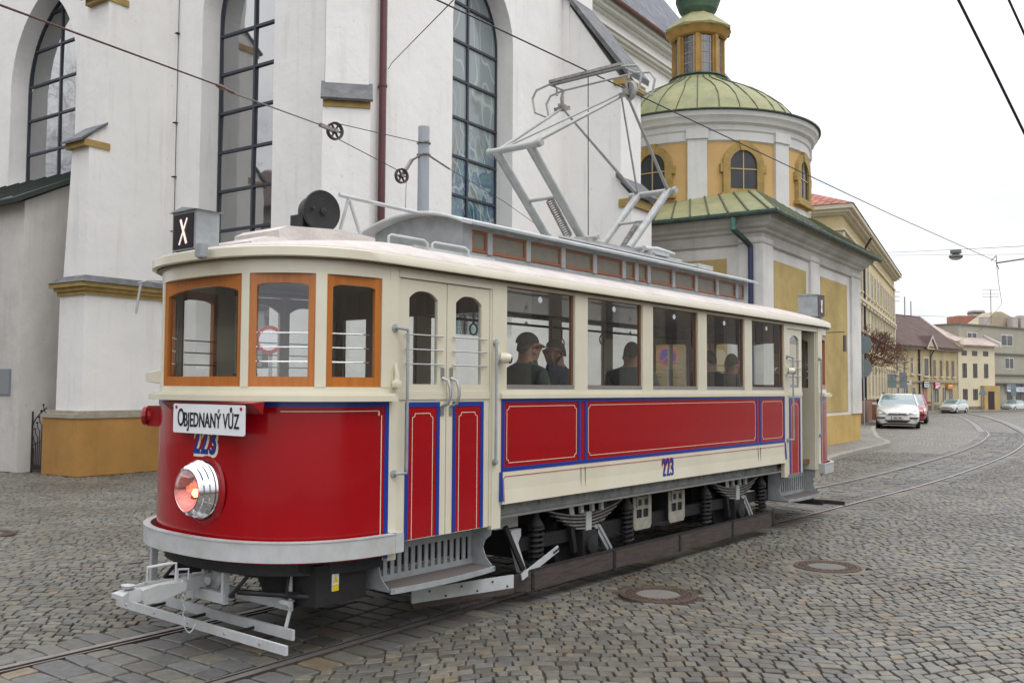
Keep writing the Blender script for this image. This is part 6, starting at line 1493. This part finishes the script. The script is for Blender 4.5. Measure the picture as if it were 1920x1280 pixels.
# ================================================================== TREE
def bare_tree(label, x, y, h0, H, R_, lean=0, seed=5, levels=6):
    random.seed(seed); root = thing('tree', label, 'tree', (x, y, 0)); tr = MB(); cr = MB()
    tr.tube([(x, y, 0), (x + .02, y, h0 * .5), (x, y + .03, h0)], [.10, .085, .08], 8)
    def br(p, d, L, r, lv):
        q = p + d * L; mid_ = p + d * L * .5 + Vector((random.uniform(-1, 1), random.uniform(-1, 1), random.uniform(-1, 1))) * L * .06
        cr.tube([p, mid_, q], [max(r, .007), max(r * .85, .007), max(.007, r * .62)], 4 if lv < 3 else 3, caps=False)
        if lv >= levels: return
        for k in range(3 if lv < 3 else random.choice((2, 3))):
            nd = (d + Vector((random.uniform(-1, 1), random.uniform(-1, 1), random.uniform(-.75, .8))) * .78).normalized()
            br(q if k else p + d * L * random.uniform(.6, 1), nd, L * random.uniform(.68, .86), r * .64, lv + 1)
    for k in range(11):
        a = 2 * pi * k / 11 + random.uniform(-.3, .3); d = Vector((cos(a) * .9, sin(a) * .9, random.uniform(.35, 1.0))).normalized(); br(Vector((x, y, h0 - .1)), d, H, .035, 1)
    tr.build('trunk', P('bark', (.06, .035, .025), .9, var=.4), root); cr.build('crown', P('twig', (.13, .062, .042), .9), root)
    return root
bare_tree('bare reddish brown tree with a dense round twig crown beside the long yellow building', 50.3, 16.75, 2.9, .80, 1.3, levels=7)
bare_tree('tall bare tree across the square, mirrored in the left church window', *cw(-9, 60)[:2], 10, 4.6, 3, levels=7, seed=9)

# ================================================================== SIGNS AND POLES
galv = P('galvanised', (.42, .44, .46), .45, .5, var=.15); signback = P('sign_back', (.17, .22, .24), .5)
def post(mb, x, y, z, r=.03): mb.tube([(x, y, 0), (x, y, z)], r, 8)
def disc_sign(label, p, R_, nrm, mats, top=None, z0=0., two=None, cat='sign'):
    root = thing('road_sign', label, cat, (p.x, p.y, 0)); b = MB(); post(b, p.x, p.y, (top or p.z + R_)); b.build('pole', galv, root)
    n_ = Vector(nrm).normalized()
    for c in ([p] + ([two] if two else [])):
        b = MB(); o = c - n_ * .05
        b.lathe(o, [(0, 0), (R_, 0), (R_, -.02), (0, -.02)], tuple(n_), 32, 0)
        if len(mats) > 1:
            b.lathe(o + n_ * -.024, [(R_ * .98, 0), (R_ * .76, 0), (R_ * .76, -.003)], tuple(n_), 32, 1); b.lathe(o + n_ * -.023, [(R_ * .77, 0), (0, 0)], tuple(n_), 32, 2)
            if mats[2] is blue: s_ = n_.cross(Vector((0, 0, 1))).normalized(); u_ = Vector((0, 0, 1)); b.bar(o - n_ * .027 + (s_ + u_) * R_ * .6, o - n_ * .027 - (s_ + u_) * R_ * .6, R_ * .18, .004, 1, up=tuple(n_))
        else:
            s_ = n_.cross(Vector((0, 0, 1))).normalized()
            for dz in (-.55, .55): b.bar(o - n_ * .03 - s_ * R_ * .75 + Vector((0, 0, dz * R_)), o - n_ * .03 + s_ * R_ * .1 + Vector((0, 0, dz * R_)), .02, .04, 0)
        b.build('disc', mats, root)
    return root
g1 = at(1619, 646, 45); disc_sign('pair of round grey sign backs on a pole at the chapel corner', g1, .44, (1, -.1, 0), [signback], two=at(1619, 690, 45), top=g1.z + .5)
fw = (at(1252, 668, 30) - at(1252, 668, 10)).normalized()
disc_sign('no parking sign put behind the tram for its reflection in the third window', at(1252, 668, 22), .24, (fw.x, fw.y, 0), [signback, P('sign_red', (.5, .03, .05), .4), blue])  # sign added behind the tram in place of a mirror image on the glass
disc_sign('red rimmed white road sign seen through the middle cab window', at(508, 637, 15.2), .23, (1, .6, 0), [signback, P('sign_red', (.5, .03, .05), .4), whitem])
def rect_sign(label, p, w_, h_, mat, extra=None):
    root = thing('road_sign', label, 'sign', (p.x, p.y, 0)); b = MB(); post(b, p.x, p.y, p.z + h_ / 2); b.build('pole', galv, root)
    s_ = Vector((.55, -.83, 0)); n_ = Vector((-.83, -.55, 0)); F = lambda a, c, d: tuple(p + s_ * a + Vector((0, 0, c)) + n_ * d)
    b = MB(); b.prism([(-w_ / 2, -h_ / 2), (w_ / 2, -h_ / 2), (w_ / 2, h_ / 2), (-w_ / 2, h_ / 2)], F, .03, .06, 0); b.prism([(-w_ / 2, -.02), (w_ / 2, -.02), (w_ / 2, .02), (-w_ / 2, .02)], F, .06, .075, 0); b.build('panel', mat, root)
    if extra: b = MB(); b.prism([(-w_ / 2, 0), (w_ * .15, 0), (w_ * .15, h_ * .4), (-w_ / 2, h_ * .4)], F, .061, .078); b.build('print', extra, root)
    return root
rect_sign('rectangular grey sign back above the white estate car', at(1672, 714, 62), .58, .9, signback)
rect_sign('taller rectangular grey sign back beside the ochre house', at(1693, 713, 63), .5, 1.05, signback)
rect_sign('small white stop sign with a red stripe on a white post', at(1702, 717, 66), .5, .3, P('sign_white', (.6, .63, .68), .4), signred)
rect_sign('tall narrow grey sign back in front of the shop at the right edge', at(1900, 731, 84), .45, 1.0, signback)
p = at(1842, 735, 80); root = thing('road_sign', 'triangular grey sign back on a pole before the cream house', 'sign', (p.x, p.y, 0)); b = MB(); post(b, p.x, p.y, p.z + .3); b.build('pole', galv, root)
s_ = Vector((.6, -.8, 0)); n_ = Vector((-.8, -.6, 0)); b = MB(); b.prism([(-.38, -.22), (.38, -.22), (0, .45)], lambda a, c, d: tuple(p + s_ * a + Vector((0, 0, c)) + n_ * d), .03, .06); b.build('panel', signback, root)
b = MB(); o = at(1653, 755, 50); b.tube([(o.x, o.y, .1), (o.x, o.y, 1.0)], .05); b.box(o.x - .2, o.x + .2, o.y - .2, o.y + .2, 1.0, 1.35); tag(b.build('bin', dark, None), 'dark litter bin on a post left of the white car', 'bin')

# overhead line pole behind the tram
pp = cw(12.5, 10.5); POLE = thing('line_pole', 'plain grey steel pole with clamps standing between tram and church', 'pole', (pp.x, pp.y, 0))
b = MB(); b.lathe((pp.x, pp.y, 0), [(.115, 0), (.10, 6.43), (0, 6.44)], n=20); b.build('pole', P('pole_paint', (.34, .37, .41), .5, var=.12, vs=2), POLE, smooth=True)
b = MB()
for z in (5.93, 6.14): b.lathe((pp.x, pp.y, z), [(.102, -.012), (.125, -.012), (.125, .012), (.102, .012)], n=16); b.bar((pp.x - .1, pp.y - .12, z), (pp.x - .05, pp.y - .18, z), .03, .03)
b.build('clamp', sootgrey, POLE)
dpole = 16.65
def wire(label, pts, r=.008, m=dark, sag=0., grp=None):
    P0 = [Vector(p) for p in pts]; out = []
    for a, c in zip(P0, P0[1:]):
        for k in range(8): t = k / 8; q = a.lerp(c, t); q.z -= sag * 4 * t * (1 - t); out.append(q)
    out.append(P0[-1]); b = MB(); b.tube(out, r, 5); return tag(b.build('wire', m, None), label, 'wire', grp)
wire('thick contact wire running over the tram and along the track to the far street', [(-12, 6.0, 5.5), (8.86, 6.0, 5.50), (20, 6.0, 5.5), (29.06, 5.87, 5.5), (35.5, 7.1, 5.5), (43.5, 8.6, 5.5), (61, 13.2, 5.5), (80, 19.5, 5.5)], .0085)
P1 = at(628, 246, 14.0); P2 = at(753, 330, 16.0); PB = Vector((pp.x, pp.y, 6.14)); PB2 = Vector((pp.x, pp.y, 5.93))
wire('rusty span wire crossing the church wall from the top left corner', [at(-60, -12, 6.5), at(408, 160, 10.8)], .010, P('rusty_wire', (.09, .04, .03), .8))
wire('thin span wire from the insulator to the large pulley', [at(440, 176, 11.2), at(600, 234, 13.6)], .010, P('grey_wire', (.16, .15, .14), .7))
b = MB(); a, c = at(405, 159, 10.75), at(442, 176, 11.25); b.tube([a, a.lerp(c, .2), a.lerp(c, .35), a.lerp(c, .5), a.lerp(c, .8), c], [.012, .03, .03, .016, .026, .012], 8); tag(b.build('insulator', P('brown_insulator', (.12, .05, .03), .4), None), 'brown insulator on the span wire before the second church window', 'insulator')
def pulley(label, c, R_, arm_to):
    root = thing('pulley', label, 'pulley', tuple(c)); n_ = (fwd * .75 + right * -.65).normalized(); u = n_.cross(Vector((0, 0, 1))).normalized(); w_ = Vector((0, 0, 1))
    b = MB(); b.lathe(c, [(R_ * .78, -.02), (R_, -.03), (R_ * .93, 0), (R_, .03), (R_ * .78, .02), (R_ * .78, -.02)], tuple(n_), 28); b.lathe(c, [(0, -.03), (R_ * .3, -.025), (R_ * .3, .025), (0, .03)], tuple(n_), 14)
    for k in range(6): a = 2 * pi * k / 6; b.bar(c, c + (u * cos(a) + w_ * sin(a)) * R_ * .82, .035, .02)
    b.build('wheel', P('pulley_iron', (.09, .065, .055), .7, .3, var=.3), root)
    b = MB(); b.bar(c, arm_to, .05, .05); b.lathe(c, [(0, -.06), (.03, -.06), (.03, .06), (0, .06)], tuple(n_), 10); b.build('fork', sootgrey, root)
pulley('larger spoked pulley on the span wire in front of the white buttress', P1, .135, at(600, 234, 13.6)); pulley('smaller spoked pulley hanging just left of the grey pole', P2, .13, at(772, 300, 16.4))
wire('upper cable from the large pulley to the pole clamp', [at(638, 233, 14.0), PB], .007); wire('lower cable between the two pulleys', [at(636, 262, 14.1), at(745, 319, 15.9)], .007)
wire('short strut between small pulley and pole', [at(770, 302, 16.4), PB2 + Vector((-.08, -.08, 0))], .02, sootgrey); wire('vertical cable hanging from the small pulley', [at(762, 333, 16.05), at(758, 460, 16.05)], .005)
wire('insulated strut on the right side of the pole', [PB2 + Vector((.08, -.05, 0)), at(843, 317, 17.0)], .018, sootgrey); wire('thin cable running down from the pole towards the chapel', [at(843, 317, 17.0), at(945, 378, 19), at(1034, 441, 21)], .006)
hk = cw(13.62, 12.38, 8.15); wire('thin guy wire from the hook on the church wall to the top of the picture', [hk, at(735, 118, 16.2), at(880, -30, 9.5)], .007)
wire('heavy black cable crossing the upper right corner of the sky', [at(1782, -30, 8.0), at(1862, 130, 8.6), at(1960, 330, 9.3)], .013); wire('second black cable cutting the top right corner', [at(1880, -25, 8), at(1960, 150, 8.4)], .011)
SPW = 'thin span wires across the street'
LP_ = at(1792, 468, 40)
wire('thin span wire from the yellow building gutter past the street lamp, upper one', [at(1656, 474, 62), LP_, at(1985, 458, 32)], .010, grp=SPW); wire('lower thin span wire behind the street lamp', [at(1656, 479, 62), at(1985, 476, 34)], .009, grp=SPW)
wire('thick bracket arm reaching in from the right to hold the contact wire', [at(1868, 493, 27.5), at(1990, 475, 27)], .025, P('blue_grey_arm', (.12, .16, .19), .5))
wire('faint wire over the rooftops', [at(1600, 588, 70), at(1990, 600, 75)], .012, P('grey_wire', (.16, .15, .14), .7)); wire('short hanger wires above the contact wire joint', [at(1858, 489, 27.5), at(1868, 479, 27.6), at(1868, 493, 27.5), at(1873, 505, 27.5)], .012)
lamp = thing('street_lamp', 'round grey street lamp hanging on the span wire over the street', 'street lamp', tuple(LP_))
b = MB(); b.lathe(LP_, [(0, -.02), (.22, -.02), (.23, -.16), (.14, -.19), (.14, -.21), (.27, -.25), (.29, -.31), (.24, -.37)], n=24); b.build('housing', P('lamp_grey', (.16, .18, .17), .6, var=.3), lamp, smooth=40)
b = MB(); b.lathe(LP_, [(.24, -.37), (.17, -.43), (0, -.46)], n=24); b.build('diffuser', P('lamp_glass', (.5, .52, .5), .2), lamp, smooth=True)
b = MB(); b.tube([at(1868, 493, 27.5), at(1868, 493, 27.5) + Vector((0, 0, 1.2))], .01); 

# houses on the near side of the square, seen only as reflections in paint and glass
for nm_, A_, B_, dpt, H_, wm in (('low grey rendered house across the street behind the viewer', (60, -15), (6, -13), 10, 7.5, plaster('opp_plaster', (.36, .33, .28), .2)), ('tall house with a dark roof across the square on the left', (-15, 12), (-11, 62), 12, 12, plaster('opp_plaster2', (.30, .27, .22), .2))):
    root, F, w = house('town_house', nm_, 'building', A_, B_, dpt, H_, wm)
    b = MB(); b.loft([[F(-.4, H_, .5), F(w + .4, H_, .5), F(w + .4, H_, -dpt), F(-.4, H_, -dpt)], [F(-.4, H_ + 4, -dpt * .45), F(w + .4, H_ + 4, -dpt * .45), F(w + .4, H_ + 4, -dpt * .5), F(-.4, H_ + 4, -dpt * .5)]]); b.build('roof', P('maroon_roof', (.11, .066, .058), .8), root)
    for k in range(int(w / 3)):
        for z in (1.0, 4.2, 7.6):
            if z + 2 < H_: b = MB(); b.prism([(1 + 3 * k, z), (2.2 + 3 * k, z), (2.2 + 3 * k, z + 1.8), (1 + 3 * k, z + 1.8)], F, 0, .03); b.build('window', hp1, root)

# ================================================================== SKY AND LIGHT
w = bpy.data.worlds.new('World'); S.world = w; w.use_nodes = True; nt = w.node_tree; N = nt.nodes.new; L = nt.links.new
bg = nt.nodes['Background']
EL, AZS = radians(60), radians(215)
sk = N('ShaderNodeTexSky'); sk.sky_type = 'NISHITA'; sk.sun_disc = False; sk.sun_elevation = EL; sk.sun_rotation = AZS; sk.air_density = 1.5; sk.dust_density = 4
tc = N('ShaderNodeTexCoord'); mp = N('ShaderNodeMapping'); mp.inputs['Scale'].default_value = (1, 1, 2.6); L(tc.outputs['Generated'], mp.inputs[0])
nz = N('ShaderNodeTexNoise'); nz.inputs['Scale'].default_value = 2.6; nz.inputs['Detail'].default_value = 7; nz.inputs['Roughness'].default_value = .52; nz.inputs['Distortion'].default_value = .3; L(mp.outputs[0], nz.inputs[0])
r = N('ShaderNodeValToRGB'); r.color_ramp.elements[0].position = .38; r.color_ramp.elements[1].position = .58
r.color_ramp.elements[0].color = (5.75, 5.95, 6.5, 1); r.color_ramp.elements[1].color = (7.5, 7.5, 7.6, 1); L(nz.outputs['Fac'], r.inputs[0])
# an overcast sky is brighter overhead than at the horizon
sp_ = N('ShaderNodeSeparateXYZ'); L(tc.outputs['Generated'], sp_.inputs[0])
mr_ = N('ShaderNodeMapRange'); mr_.inputs[1].default_value = .1; mr_.inputs[2].default_value = 1.; mr_.inputs[3].default_value = 1.; mr_.inputs[4].default_value = 2.3; L(sp_.outputs[2], mr_.inputs[0])
vm = N('ShaderNodeVectorMath'); vm.operation = 'SCALE'; L(r.outputs[0], vm.inputs[0]); L(mr_.outputs[0], vm.inputs['Scale'])
mx = N('ShaderNodeMix'); mx.data_type = 'RGBA'; mx.inputs[0].default_value = .93; L(sk.outputs[0], mx.inputs[6]); L(vm.outputs[0], mx.inputs[7]); L(mx.outputs[2], bg.inputs[0])
bg.inputs[1].default_value = .12
sl = bpy.data.lights.new('sun', 'SUN'); sl.energy = .6; sl.angle = radians(25); sl.color = (1, .96, .9); so = bpy.data.objects.new('sun', sl); COL.objects.link(so)
dirv = Vector((cos(EL) * -sin(AZS) * -1 * -1, cos(EL) * cos(AZS), sin(EL)))
dirv = Vector((-.12 * cos(EL), -.99 * cos(EL), sin(EL)))
so.rotation_euler = dirv.to_track_quat('Z', 'Y').to_euler(); so.location = (0, 0, 30)
sk.sun_rotation = math.atan2(dirv.x, dirv.y)
S.view_settings.view_transform = 'Standard'; S.view_settings.look = 'None'; S.view_settings.exposure = .34; S.view_settings.gamma = 1
S.render.engine = 'CYCLES'; S.cycles.max_bounces = 8; S.cycles.transparent_max_bounces = 24
S.render.resolution_x = 1024; S.render.resolution_y = 682
